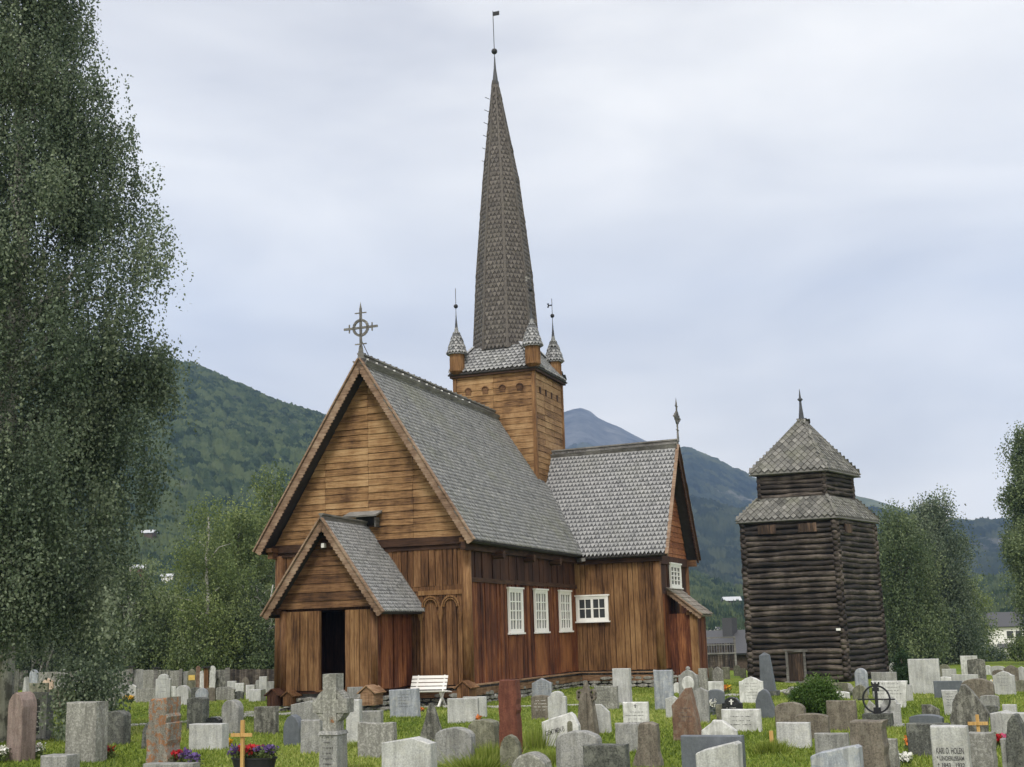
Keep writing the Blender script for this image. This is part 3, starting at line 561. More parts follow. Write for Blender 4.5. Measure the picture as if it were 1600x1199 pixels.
# --- nave roof
SV = Vector((0, 3.5, RZ-EZ)); SVN = Vector((0, -3.5, RZ-EZ))
u0, u1 = -.6, 10.6; LS = SV.length
vy = [(0-.0, 0), (9.62-u0, 0), (11.2-u0, LS*.46), (11.2-u0, LS*.52), (11.05-u0, LS*.5), (10.5-u0, LS*.55), (10.5-u0, LS), (0, LS)]
def nroof(mb):
    slab(mb, (u0, -.45, EZ-.04), (1, 0, 0), SV, [(0, 0), (9.75-u0, 0), (11.3-u0, LS*.5), (10.5-u0, LS*.6), (10.5-u0, LS), (0, LS)], .09, .2); slab(mb, (10.5, 6.55, EZ-.04), (-1, 0, 0), SVN, [(0, 0), (10.5-u0, 0), (10.5-u0, LS), (0, LS)], .09, .2)
B('nave_roof_boards', M_ROOFBASE, nroof)
def nsh(mb):
    shingles(mb, (u0, -.48, EZ-.02), (1, 0, 0), SV, vy, .125, .145, 'point', .034); shingles(mb, (10.5, 6.58, EZ-.02), (-1, 0, 0), SVN, [(0, 0), (10.5-u0, 0), (10.5-u0, LS), (0, LS)], .25, .29, 'point', .03)
B('nave_roof', S_NAVE, nsh, label='shingled nave roof greener and rougher than the transept roof')
def ridge(mb, a, b, h=.2, w_=.16): mb.beam(a, b, w_*.45, h, tone=.4); mb.beam(Vector(a)+Vector((0, 0, h*.55)), Vector(b)+Vector((0, 0, h*.55)), w_, .05, tone=.7)
def nridge(mb):
    ridge(mb, (-.62, 3.05, RZ+.12), (10.5, 3.05, RZ+.02), .24)
    for s in (-1, 1): mb.beam((-.6, 3.05+s*.15, RZ-.08), (10.5, 3.05+s*.15, RZ-.16), .04, .3, up=(0, s*.55, .85), tone=.5)
    for i in range(24): mb.box((i*.44-.3, 3.02, RZ+.27-.004*i), (i*.44-.24, 3.08, RZ+.33-.004*i), .5)
B('ridge_board', W_GREY, nridge)
def studs(mb):
    for i in range(14): mb.box((i*.62-.3, 2.93, RZ+.10-.005*i), (i*.62-.25, 2.985, RZ+.15-.005*i), .5)
B('ridge_peg', M_WHITE, studs, label='row of small white pegs along the nave ridge')
def gable(mb):
    def wd(z): t = (z-4.32)/(9.5-4.32); return (.0-.12+3.17*t, 6.22-3.17*t)
    hboards(mb, (-.07, 0, 0), (0, 1), (-1, 0), 4.32, 9.38, wd, .2, .035, (1.6, 3.05, 4.5))
B('west_gable', W_GABLE, gable)
B('gable_beam', W_TARH, lambda mb: (mb.beam((-.08, -.25, 4.2), (-.08, 6.35, 4.2), .14, .22, tone=.3), mb.beam((-.05, 0, 4.02), (-.05, 6.1, 4.02), .08, .12, tone=.2)))
for n in (-.1, 6.2): B('beam_end', W_BROWNH, lambda mb: (mb.beam((-.42, n, 4.02), (.3, n, 4.02), .17, .2, tone=.4), mb.beam((-.5, n, 4.17), (.3, n, 4.17), .2, .12, tone=.4)))
for u in (2.0, 4.75, 7.4): B('beam_end', W_TARH, lambda mb: mb.tube([(u, .1, 3.84), (u, -.42, 3.84)], .13, 10, .35))
B('eave_plate', W_TARH, lambda mb: (mb.beam((-.5, -.12, 4.0), (9.9, -.12, 4.0), .14, .22, tone=.3), mb.beam((9.98, -.2, 3.93), (9.98, -3.3, 3.93), .14, .2, tone=.3)))
B('bargeboard', W_VERGE, lambda mb: (verge(mb, (-.64, -.5, EZ-.02), (-.64, 3.05, RZ+.08), (-1, 0, 0), .22)))
B('bargeboard', W_VERGE, lambda mb: (verge(mb, (-.64, 6.6, EZ-.02), (-.64, 3.05, RZ+.08), (-1, 0, 0), .22)))
B('soffit', W_TAR, lambda mb: (mb.face([(-.6, -.3, EZ+.05), (0, -.3, EZ+.05), (0, 3.05, RZ-.18), (-.6, 3.05, RZ-.18)]), mb.face([(-.6, 6.4, EZ+.05), (-.6, 3.05, RZ-.18), (0, 3.05, RZ-.18), (0, 6.4, EZ+.05)])))
# ring cross on the gables
def ringcross(parent_u, n, zc, s, axis, name):
    """axis 'n' = arms along n ; 'u' = arms along u"""
    root = B(name, W_GREY, lambda mb: crossmb(mb, parent_u, n, zc, s, axis)); return root
def crossmb(mb, u, n, zc, s, ax):
    a = Vector((0, 1, 0)) if ax == 'n' else Vector((1, 0, 0)); z = Vector((0, 0, 1)); c = Vector((u, n, zc)); d = a.cross(z)
    mb.beam(c-z*.95*s, c-z*.55*s, .22*s, .05, up=d, tone=.5, wd2=.09*s, ht2=.05); mb.beam(c-z*.6*s, c+z*.6*s, .07*s, .05, up=d); mb.beam(c+z*.6*s, c+z*.8*s, .06*s, .04, up=d, wd2=.004, ht2=.004)
    mb.beam(c-a*.56*s, c+a*.56*s, .05, .065*s)
    for i in range(24):
        t0 = 2*math.pi*i/24; t1 = 2*math.pi*(i+1)/24; mb.beam(c+(a*math.cos(t0)+z*math.sin(t0))*.235*s, c+(a*math.cos(t1)+z*math.sin(t1))*.235*s, .05, .075*s, up=z if abs(math.sin(t0)) < .7 else a)
    for p in (c+z*.46*s, c-z*.5*s): mb.beam(p-a*.19*s, p+a*.19*s, .04, .03*s)
    for sg in (-1, 1): mb.beam(c+a*sg*.38*s-z*.13*s, c+a*sg*.38*s+z*.13*s, .04, .03*s, up=a)
ringcross(-.62, 3.0, 10.66, 1.0, 'n', 'gable_cross')
B('stay_wire', M_IRON, lambda mb: mb.tube([(-.6, 3.0, 10.3), (.0, 3.05, RZ+.3)], .012, 5))
# hood over the small gable hatch
B('hatch_hood', W_GREY, lambda mb: (mb.beam((-.3, 2.6, 5.10), (-.3, 3.68, 5.10), .5, .05, up=(-.35, 0, 1), tone=.8), mb.beam((-.2, 2.72, 4.98), (-.2, 2.72, 4.7), .3, .05, up=(0, 1, 0), tone=.2)))
B('hatch', M_DARKIN, lambda mb: mb.box((-.12, 2.8, 4.75), (-.05, 3.45, 5.06)))
# blind arcade on the west wall
def arcade(mb):
    for k in range(2):
        c = .48+k*.62; 
        for i in range(12):
            t0 = math.pi*i/12; t1 = math.pi*(i+1)/12
            for rr, w_ in ((.26, .05), (.2, .03)):
                mb.beam((-.085, c+math.cos(t0)*rr, 2.32+math.sin(t0)*rr*1.15), (-.085, c+math.cos(t1)*rr, 2.32+math.sin(t1)*rr*1.15), w_, .06, up=(1, 0, 0), tone=.7)
    for c in (.17, .79, 1.41):
        mb.tube([(-.085, c, .12), (-.085, c, 1.98)], .04, 8, .5); mb.beam((-.09, c, 1.95), (-.09, c, 2.14), .07, .07, tone=.7, wd2=.17, ht2=.1); mb.beam((-.09, c, 2.14), (-.09, c, 2.34), .17, .1, tone=.5, wd2=.1, ht2=.06); mb.beam((-.09, c, .1), (-.09, c, .22), .15, .1, tone=.6)
    mb.box((-.08, .1, 2.66), (-.036, 1.5, 2.79), .8)
B('blind_arcade', W_GOLD, arcade)
# small gabled covers over the sill ends
def sillcap(mb, u, n, s=1.0):
    w_, d_, h_ = .19*s, .36*s, .30*s; z0 = -.24
    for q in (-1, 1):
        mb.beam((u-d_-.05, n+q*w_*.62, z0+h_+.05), (u+d_*.4, n+q*w_*.62, z0+h_+.05), .28*s, .03, up=(0, q*.62, .8), tone=.85)
    mb.box((u-d_, n-w_*.85, z0), (u+d_*.3, n+w_*.85, z0+h_*.85), .55)
    mb.face([(u-d_-.005, n-w_*.85, z0+h_*.85), (u-d_-.005, n+w_*.85, z0+h_*.85), (u-d_-.005, n, z0+h_*1.45)], .55)
    for i in range(-1, 2): mb.box((u-d_-.014, n+i*.1-.044, z0+.0), (u-d_-.003, n+i*.1+.044, z0+h_*.85), .5+.3*i)
for (u, n, s, m_) in ((-.15, -.05, 1.15, W_BROWN), (-2.5, 1.72, 1.2, W_SILL), (-2.5, 4.62, 1.05, W_TAR), (-2.45, 4.2, .9, W_BROWN)):
    B('sill_cover', m_, lambda mb: sillcap(mb, u, n, s))
# --- windows
def window(u0_, u1_, n, z0, z1, ny, cols, nrm='s', casements=2, glass=None, mull=.05):
    """white framed window on a wall; nrm 's' faces south (-n), 'w' faces west (-u)"""
    W_ = u1_-u0_; H_ = z1-z0
    def T(a, d, z): return (u0_+a, n-d, z) if nrm == 's' else (n-d, u0_+a, z)
    def bx(mb, a0, a1, d0, d1, z0_, z1_):
        p = T(a0, d0, z0_); q = T(a1, d1, z1_); mb.box(tuple(map(min, p, q)), tuple(map(max, p, q)))
    root = MB(); f = .07
    bx(root, -.02, f, .03, .10, z0, z1); bx(root, W_-f, W_+.02, .03, .10, z0, z1); bx(root, f, W_-f, .03, .10, z1-f, z1); bx(root, f, W_-f, .03, .10, z0, z0+f)
    bx(root, -.07, W_+.07, .03, .14, z0-.05, z0-.0); bx(root, -.07, W_+.07, .03, .13, z1, z1+.05)
    wroot = root.build('window', M_WHITE, church)
    cs = (W_-2*f)/casements
    for c in range(casements):
        s = MB(); a = f+c*cs; e = .042
        bx(s, a, a+e, .035, .085, z0+f, z1-f); bx(s, a+cs-e, a+cs, .035, .085, z0+f, z1-f); bx(s, a+e, a+cs-e, .035, .085, z0+f, z0+f+e); bx(s, a+e, a+cs-e, .035, .085, z1-f-e, z1-f)
        iw = (cs-2*e)/cols; ih = (H_-2*f-2*e)/ny
        for i in range(1, cols): bx(s, a+e+iw*i-mull/2, a+e+iw*i+mull/2, .04, .078, z0+f+e, z1-f-e)
        for j in range(1, ny): bx(s, a+e, a+cs-e, .042, .076, z0+f+e+ih*j-.016, z0+f+e+ih*j+.016)
        s.build('casement', M_WHITE, wroot)
    g = MB(); bx(g, f, W_-f, .036, .05, z0+f, z1-f); g.build('pane', glass or M_GLASS, wroot); return wroot
for u in (3.07, 5.47, 8.02): window(u, u+1.2, -.045, 1.52, 2.86, 4, 2, glass=M_GLASS2, mull=.04)
window(-1.24, -.08, 10.06, 1.83, 2.70, 2, 2, 'w', glass=M_GLASS, mull=.03)
window(11.55, 13.15, -3.12, 2.95, 3.79, 4, 1, casements=3, glass=M_GLASS)
# --- west porch (part) with its pieces
PU = -2.4; pc = 3.13
porch = B('porch', W_GOLD, lambda mb: (vboards(mb, (PU, 4.55), (PU, 3.42), .14, 2.28, (-1, 0), .16, .3), vboards(mb, (PU, 2.57), (PU, 1.75), .14, 2.28, (-1, 0), .16, .3)), label='west porch with open doorway')
B('porch_side_wall', W_RED, lambda mb: vboards(mb, (PU, 1.75), (-.06, 1.75), .14, 2.2, (0, -1), .2, .36), porch)
B('porch_side_wall', W_BROWN, lambda mb: vboards(mb, (-.06, 4.55), (PU, 4.55), .14, 2.2, (0, 1), .2, .36), porch)
B('porch_lining', W_TAR, lambda mb: (mb.box((PU+.002, 1.79, .12), (-.07, 1.86, 2.3)), mb.box((PU+.002, 4.45, .12), (-.07, 4.53, 2.3)), mb.box((PU+.05, 1.8, 2.3), (-.07, 4.5, 2.36)), mb.box((PU, 1.8, .05), (-.07, 4.5, .12)),
   mb.box((PU+.002, 3.42, .13), (PU+.06, 4.44, 2.29)), mb.box((PU+.002, 1.87, .13), (PU+.06, 2.57, 2.29)), mb.box((-.2, 1.88, .13), (-.075, 4.44, 2.29), 0)), porch)
B('door_frame', W_BROWN, lambda mb: (mb.box((PU-.07, 3.40, .13), (PU+.05, 3.50, 2.28), .8), mb.box((PU-.07, 2.47, .13), (PU+.05, 2.60, 2.28), .8), mb.box((PU-.1, 2.4, .1), (PU+.1, 3.5, .15), .6)), porch)
for n in (1.75, 4.55): B('porch_post', W_BROWN, lambda mb: mb.tube([(PU-.02, n, .1), (PU-.02, n, 2.3)], .1, 10, .7), porch, smooth=True)
def pg(mb):
    def wd(z): t = (z-2.36)/(4.72-2.36); return (1.52+1.6*t, 4.72-1.6*t)
    hboards(mb, (PU-.03, 0, 0), (0, 1), (-1, 0), 2.36, 4.6, wd, .23, .03)
B('porch_gable', W_BROWNH, pg, porch)
PE, PR = 2.17, 4.72; HW = 1.8; PV = Vector((0, HW, PR-PE)); PVN = Vector((0, -HW, PR-PE)); PL = PV.length; pu0 = -2.82; plen = 2.78
B('porch_roof_boards', M_ROOFBASE, lambda mb: (slab(mb, (pu0, pc-HW, PE), (1, 0, 0), PV, [(0, 0), (plen, 0), (plen, PL), (0, PL)], .07, .2), slab(mb, (pu0+plen, pc+HW, PE), (-1, 0, 0), PVN, [(0, 0), (plen, 0), (plen, PL), (0, PL)], .07, .2)), porch)
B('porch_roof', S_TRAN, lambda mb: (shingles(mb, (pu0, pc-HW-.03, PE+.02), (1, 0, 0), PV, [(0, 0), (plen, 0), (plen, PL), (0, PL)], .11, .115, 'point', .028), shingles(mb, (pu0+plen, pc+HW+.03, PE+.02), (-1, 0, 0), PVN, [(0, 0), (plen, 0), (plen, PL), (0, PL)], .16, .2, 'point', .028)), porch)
B('porch_ridge', W_GREY, lambda mb: (ridge(mb, (pu0-.05, pc, PR+.1), (-.1, pc, PR+.06), .16, .13), mb.beam((-.04, pc-HW, PE+.07), (-.04, pc, PR+.09), .1, .07, up=(1, 0, 0), tone=.7)), porch)
B('bargeboard', W_VERGE, lambda mb: verge(mb, (pu0-.03, pc-HW-.05, PE), (pu0-.03, pc, PR+.06), (-1, 0, 0), .19, .035, .12), porch)
B('bargeboard', W_VERGE, lambda mb: verge(mb, (pu0-.03, pc+HW+.05, PE), (pu0-.03, pc, PR+.06), (-1, 0, 0), .19, .035, .12), porch)
for n in (1.62, 4.68): B('porch_beam_end', W_TARH, lambda mb: mb.beam((PU-.3, n, 2.3), (-.1, n, 2.3), .16, .16), porch)
B('lamp', M_WHITE, lambda mb: mb.box((PU-.25, pc+.02, 4.0), (PU-.12, pc+.11, 4.12)), porch, label='small white lamp under the porch gable')
# --- transept
TW, TE_, TR_ = 9.7, 14.9, 12.3; TEZ, TRZ = 4.03, 8.12; nS = -3.52
TV = Vector((TR_-TW, 0, TRZ-TEZ)); TVE = Vector((TR_-TE_, 0, TRZ-TEZ)); TL = TV.length
def troof(mb):
    # west slope: a runs towards -n (south) ; valley against the nave
    slab(mb, (TW, -.40, TEZ), (0, -1, 0), TV, [(0, 0), (3.12, 0), (3.12, TL), (-1.9, TL), (-1.9, TL*.62)], .08, .2); slab(mb, (TE_, nS, TEZ), (0, 1, 0), TVE, [(0, 0), (4.6, 0), (5.0, TL), (0, TL)], .08, .2)
    slab(mb, (TW, 9.4, TEZ), (0, -1, 0), TV, [(0, 0), (3.4, 0), (4.8, TL), (0, TL)], .08, .2); slab(mb, (TE_, 4.6, TEZ), (0, 1, 0), TVE, [(0, 0), (4.8, 0), (4.8, TL), (0, TL)], .08, .2)
B('transept_roof_boards', M_ROOFBASE, troof)
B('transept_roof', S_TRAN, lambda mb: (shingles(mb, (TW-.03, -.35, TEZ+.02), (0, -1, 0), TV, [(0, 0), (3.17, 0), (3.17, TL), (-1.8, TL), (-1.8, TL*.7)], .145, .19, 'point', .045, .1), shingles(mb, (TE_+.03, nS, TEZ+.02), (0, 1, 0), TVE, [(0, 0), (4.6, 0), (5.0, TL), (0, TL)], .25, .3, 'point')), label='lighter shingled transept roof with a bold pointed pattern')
B('chancel_roof', S_NAVE, lambda mb: (slab(mb, (13.6, .45, 3.9), (1, 0, 0), (0, 2.6, 3.3), [(0, 0), (5.3, 0), (5.3, 4.2), (0, 4.2)], .08), slab(mb, (18.9, 5.65, 3.9), (-1, 0, 0), (0, -2.6, 3.3), [(0, 0), (5.3, 0), (5.3, 4.2), (0, 4.2)], .08)))
B('transept_gable', W_REDH, lambda mb: hboards(mb, (0, -3.1, 0), (1, 0), (0, -1), 4.02, 7.95, lambda z: (10.0+2.35*(z-4.02)/4.05, 14.6-2.35*(z-4.02)/4.05), .2, .03, (12.3,)))
B('gable_backing', W_TAR, lambda mb: (mb.face([(10.1, -3.09, 4.0), (14.5, -3.09, 4.0), (12.3, -3.09, 7.9)]), mb.face([(14.5, 9.0, 4.0), (10.1, 9.0, 4.0), (12.3, 9.0, 7.9)]), mb.face([(18.4, 5.2, 3.9), (18.4, .9, 3.9), (18.4, 3.05, 7)])))
B('bargeboard', W_VERGE, lambda mb: verge(mb, (TW-.04, nS-.03, TEZ+.0), (TR_, nS-.03, TRZ+.06), (0, -1, 0), .20, .035, .12))
B('bargeboard', W_TARH, lambda mb: verge(mb, (TE_+.04, nS-.03, TEZ-.02), (TR_, nS-.03, TRZ+.06), (0, -1, 0), .22, .05, .12))
B('transept_ridge', W_GREY, lambda mb: (ridge(mb, (TR_, nS-.06, TRZ+.17), (TR_, 1.45, TRZ+.10), .2, .14), mb.beam((TR_-.13, nS-.02, TRZ+.02), (TR_-.13, 1.45, TRZ-.04), .03, .24, up=(-.5, 0, .85)), mb.beam((TR_+.13, nS-.02, TRZ+.02), (TR_+.13, 1.45, TRZ-.04), .03, .24, up=(.5, 0, .85))))
ringcross(TR_, nS-.05, 9.22, .95, 'u', 'gable_cross')
B('beam_end', W_BROWNH, lambda mb: mb.beam((14.55, -3.5, 3.9), (14.55, -3.0, 3.9), .2, .24, tone=.5))
B('valley_spout', W_GREY, lambda mb: mb.beam((9.55, -.55, 3.98), (9.85, -.3, 3.98), .14, .12, wd2=.2))
# south porch against the transept
sp_ = B('side_porch', W_RED, lambda mb: (vboards(mb, (11.36, -3.9), (11.36, -3.1), -.3, 2.0, (-1, 0), .2, .36), vboards(mb, (11.36, -4.05), (12.9, -4.05), -.3, 1.95, (0, -1), .2, .36), mb.box((11.37, -4.04, -.4), (12.85, -3.1, 1.9), .2)), label='small lean-to porch on the transept')
B('porch_post', W_GOLD, lambda mb: mb.box((11.24, -4.13, -.35), (11.38, -3.88, 2.0), .7), sp_)
SPV = Vector((0, 1.22, .98)); 
B('porch_roof', S_BROWN, lambda mb: (slab(mb, (11.1, -4.32, 1.92), (1, 0, 0), SPV, [(0, 0), (1.95, 0), (1.95, 1.58), (0, 1.58)], .06), shingles(mb, (11.1, -4.34, 1.94), (1, 0, 0), SPV, [(0, 0), (1.95, 0), (1.95, 1.56), (0, 1.56)], .21, .24, 'flat', .035, .2)), sp_)
B('bargeboard', W_VERGE, lambda mb: verge(mb, (11.08, -4.36, 1.9), (11.08, -3.1, 2.9), (-1, 0, 0), .15, .035, .12), sp_)
B('porch_beam_end', W_BROWNH, lambda mb: mb.beam((11.2, -3.85, 2.02), (11.6, -3.85, 2.02), .16, .14), sp_)
# --- tower
t0, t1, m0, m1, TZ = 10.5, 13.8, 1.43, 4.63, 11.3
def twr(mb):
    mb.box((t0+.04, m0+.04, 5), (t1-.04, m1-.04, TZ), .3)
    hboards(mb, (t0, 0, 0), (0, 1), (-1, 0), 6.6, TZ, lambda z: (m0+.05, m1-.05), .24, .03, (3.05,)); hboards(mb, (0, m0, 0), (1, 0), (0, -1), 6.4, TZ, lambda z: (t0+.05, t1-.05), .24, .03, (11.6, 12.7))
    hboards(mb, (t1, 0, 0), (0, 1), (1, 0), 6.6, TZ, lambda z: (m0+.05, m1-.05), .24, .03); hboards(mb, (0, m1, 0), (1, 0), (0, 1), 6.6, TZ, lambda z: (t0+.05, t1-.05), .24, .03)
tower = B('tower', W_GABLE, twr)
for a in (t0, t1):
    for b in (m0, m1): B('corner_board', W_GOLD, lambda mb: mb.box((a-.07, b-.07, 6.2), (a+.07, b+.07, TZ), .6), tower)
def hole_w(mb, i):
        c = m0+.55+i*.7; mb.tube([(t0-.02, c, 10.62), (t0-.055, c, 10.62)], .11, 12, .2); mb.box((t0-.05, c-.11, 10.47), (t0-.03, c+.11, 10.62), .2)
        for j in range(8):
            q0 = math.pi*j/8; q1 = math.pi*(j+1)/8; mb.beam((t0-.055, c+.13*math.cos(q0), 10.62+.13*math.sin(q0)), (t0-.055, c+.13*math.cos(q1), 10.62+.13*math.sin(q1)), .03, .05, up=(1, 0, 0), tone=.2)
def hole_s(mb, i): c = t0+.62+i*.68; mb.box((c-.06, m0-.052, 10.42), (c+.06, m0-.03, 10.66), .0)
for i in range(4): B('sound_hole', W_BROWNH, lambda mb: hole_w(mb, i), tower); B('sound_slot', W_TAR, lambda mb: hole_s(mb, i), tower)
B('cornice', W_TARH, lambda mb: (mb.box((t0-.16, m0-.16, TZ-.12), (t1+.16, m1+.16, TZ+.04), .2)), tower)
spc = (12.15, 3.1)
def skirt(mb, sh):
    e = .22; z0, z1 = TZ+.02, 12.42; r1 = 1.02
    cs = [(t0-e, m0-e), (t1+e, m0-e), (t1+e, m1+e), (t0-e, m1+e)]; ct = [(spc[0]-r1, spc[1]-r1), (spc[0]+r1, spc[1]-r1), (spc[0]+r1, spc[1]+r1), (spc[0]-r1, spc[1]+r1)]
    for i in range(4):
        a = Vector((*cs[i], z0)); b = Vector((*cs[(i+1) % 4], z0)); c = Vector((*ct[(i+1) % 4], z1)); d = Vector((*ct[i], z1)); L = (b-a).length; A = (b-a).normalized(); m = (c+d)/2-(a+b)/2; Bv = (m-A*m.dot(A)).normalized(); H_ = m.dot(Bv)
        poly = [(0, 0), (L, 0), ((c-a).dot(A), H_), ((d-a).dot(A), H_)]
        if sh: shingles(mb, a, A, Bv, poly, .19, .17, 'point', .04)
        else: slab(mb, a-Vector((0, 0, .03)), A, Bv, poly, .06)
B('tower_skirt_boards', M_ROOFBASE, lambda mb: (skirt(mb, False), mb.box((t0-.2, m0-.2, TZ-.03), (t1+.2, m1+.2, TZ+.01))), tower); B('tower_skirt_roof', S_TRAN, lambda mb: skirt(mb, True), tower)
for a, b, c, d in ((t0-.3, m0-.3, -1, -1), (t0-.3, m1+.3, -1, 1), (t1+.3, m0-.3, 1, -1), (t1+.3, m1+.3, 1, 1)):
        r1 = 1.02; p = Vector((a, b, TZ+.08)); q = Vector((spc[0]+c*r1, spc[1]+d*r1, 12.5)); B('flashing', M_SLABLEAD, lambda mb: mb.beam(p.lerp(q, .42), q, .26, .03, tone=.6), tower)
# spire: eight shingled faces
SPR = [(12.30, 1.20, 0), (15.7, 1.0, 0), (19.5, .655, -.02), (23.55, .12, -.13)]
Rr = Vector((math.cos(R(90-AZE)), 0, 0))
def ringpt(z, r, dx, k):
    an = R(22.5)+k*math.pi/4; lx, ly = dx*math.sin(R(AZE)), -dx*math.cos(R(AZE)); rr = r/math.cos(R(22.5)); return Vector((spc[0]+lx+rr*math.cos(an), spc[1]+ly+rr*math.sin(an), z))
def spire(mb, sh):
    for (za, ra, da), (zb, rb, db) in zip(SPR[:-1], SPR[1:]):
        for k in range(8):
            a, b, c, d = ringpt(za, ra, da, k), ringpt(za, ra, da, k+1), ringpt(zb, rb, db, k+1), ringpt(zb, rb, db, k)
            if not sh: mb.face([a, b, c, d], .2); continue
            A = (b-a).normalized(); m = (c+d)/2-(a+b)/2; Bv = (m-A*m.dot(A)).normalized(); H_ = m.dot(Bv)
            poly = [(0, 0), ((b-a).length, 0), ((c-a).dot(A), H_), ((d-a).dot(A), H_)]
            shingles(mb, a, A, Bv, poly, .165, .19, 'point', .03, .16, ext=.3)
spo = B('spire', M_ROOFBASE, lambda mb: spire(mb, False)); B('spire_shingles', S_SPIRE, lambda mb: spire(mb, True), spo)
def arris(mb):
    for (za, ra, da), (zb, rb, db) in zip(SPR[:-1], SPR[1:]):
        for k in range(8):
            a, b = ringpt(za, ra+.012, da, k), ringpt(zb, rb+.012, db, k); o_ = Vector((a.x-spc[0], a.y-spc[1], 0)).normalized(); mb.beam(a, b, .10, .06, up=o_, tone=.45, wd2=.10 if zb < 22 else .05)
B('spire_arris', S_SPIRE, arris, spo)
def tip(mb):
    c = ringpt(23.5, 0, -.13, 0); mb.lathe((c.x, c.y, 23.5), [(.155, 0), (.145, .08), (.05, .9), (.022, 1.4)], 10)
    d = c.copy(); mb.tube([(d.x, d.y, 24.8), (d.x-.02, d.y+.01, 26.95)], .016, 6); 
B('spire_cap', M_LEAD, tip, spo)
def ball(mb, c, r, sg=12):
    n = 8; mb.tube([(c[0], c[1], c[2]-r*math.cos(math.pi*i/n)) for i in range(n+1)], [max(.002, r*math.sin(math.pi*i/n)) for i in range(n+1)], sg)
c_ = ringpt(23.5, 0, -.13, 0)
B('ball', M_IRON, lambda mb: ball(mb, (c_.x-.003, c_.y, 25.15), .125), spo, smooth=True)
B('weather_vane', M_IRON, lambda mb: (mb.box((c_.x-.03, c_.y-.27, 26.72), (c_.x-.01, c_.y-.0, 26.9)), ), spo)
B('climbing_hook', M_IRON, lambda mb: [mb.beam((c_.x-.2-.02*i, c_.y+.2+.035*i, 23.0-.55*i), (c_.x-.25-.02*i, c_.y+.38+.035*i, 23.1-.55*i), .02, .02) for i in range(6)], spo)
# corner turrets
for (u, n, vane, dz) in ((10.42, 4.5, 0, 0), (10.42, 1.4, 2, .3), (13.62, 1.62, 1, 0), (13.7, 4.55, 0, 0)):
    tr = B('turret', W_GOLD, lambda mb: (mb.lathe((u, n, 11.42), [(.16, -.12), (.30, 0), (.30, .05), (.285, .06), (.285, .70)], 10, .5), [mb.beam((u+.29*math.cos(i), n+.29*math.sin(i), 11.45), (u+.29*math.cos(i), n+.29*math.sin(i), 12.1), .04, .02, up=(math.cos(i), math.sin(i), 0), tone=.8) for i in np.arange(0, 6.28, .785)]))
    B('turret_roof', S_TRAN, lambda mb: (mb.lathe((u, n, 12.12), [(.385, -.03), (.355, .02), (.235, .14), (.135, .6), (.045, 1.15)], 10, .3), [shingles(mb, Vector((u+.40*math.cos(a), n+.40*math.sin(a), 12.11)), (-math.sin(a+.31), math.cos(a+.31), 0), Vector((u+.03*math.cos(a+.31), n+.03*math.sin(a+.31), 13.2))-Vector((u+.38*math.cos(a+.31), n+.38*math.sin(a+.31), 12.1)), [(0, 0), (.25, 0), (.14, .9), (.1, .9)], .125, .12, 'point', .03) for a in np.arange(0, 6.28, .628)][:0]), tr)
    B('turret_cap', M_LEAD, lambda mb: (mb.lathe((u, n, 13.2), [(.065, -.05), (.03, .3), (.012, .6)], 8), mb.tube([(u, n, 13.7), (u, n, 14.75+dz)], .012, 6)), tr)
    B('turret_ball', M_IRON, lambda mb: ball(mb, (u, n, 14.03+dz), .085), tr, smooth=True)
    if vane: B('turret_vane', M_IRON if vane == 1 else W_GREY, lambda mb: (mb.box((u-.008, n-.0, 14.45+dz), (u+.008, n+.16, 14.5+dz)), mb.face([(u, n+.13, 14.38+dz), (u, n+.22, 14.40+dz), (u, n+.17, 14.48+dz), (u, n+.22, 14.56+dz), (u, n+.13, 14.57+dz)])), tr)
# ---------------------------------------------------------------- log bell tower
ZT = float(ground(13.4, 54.0))-.02
Mc, Lc, Rc = (13.4, 54.0), (13.4-3.9*math.cos(R(20)), 54+3.9*math.sin(R(20))), (13.4+4.4*math.sin(R(36)), 54+4.4*math.cos(R(36)))
Bc = (Lc[0]+Rc[0]-Mc[0], Lc[1]+Rc[1]-Mc[1]); cen = ((Lc[0]+Rc[0])/2, (Lc[1]+Rc[1])/2)
bell = tag(empty('bell_tower', (cen[0], cen[1], ZT)), 'free-standing black log bell tower with two tiers of stone slate roof', 'bell tower')
LC = lambda p, s=1.0: ((p[0]-cen[0])*s, (p[1]-cen[1])*s)
def logs(mb, cor, z0, z1, h, ext, scale_top=1.0, door=None):
    n = int(round((z1-z0)/h)); h = (z1-z0)/n
    for i in range(4):
        a = Vector((*cor[i], 0)); b = Vector((*cor[(i+1) % 4], 0)); d = (b-a).normalized(); nn = Vector((d.y, -d.x, 0))
        for k in range(n):
            z = z0+h*(k+.5)+(h*.5 if i % 2 else 0); s = 1+(scale_top-1)*(z-z0)/(z1-z0); r = h*random.uniform(.50, .60); tone = random.random()
            a_, b_ = a*s, b*s; segs = 14; L = (b_-a_).length; ph = random.random()*6; am = random.uniform(.008, .03)
            parts = [(-ext*random.uniform(.85, 1.15), L+ext*random.uniform(.85, 1.15))]
            if door and i == door[0] and z < door[4]: parts = [(parts[0][0], door[1]), (door[2], parts[0][1])]
            for s0, s1 in parts:
                pts = []; rad = []
                for q in range(segs+1):
                    t = s0+(s1-s0)*q/segs; e = min(t-s0, s1-t); pts.append(a_+d*t+Vector((0, 0, z+am*math.sin(ph+t*1.7)+am*.6*math.sin(ph*2+t*4.1)))+nn*(.02*math.sin(ph+t*2.3))); rad.append(r*(.92+.08*math.sin(ph+t*3)))
                mb.tube(pts, rad, 8, tone)
c4 = [LC(Lc), LC(Mc), LC(Rc), LC(Bc)]
dL = 4.2*.39; dR = 4.2*.60
EZT = 6.0-ZT
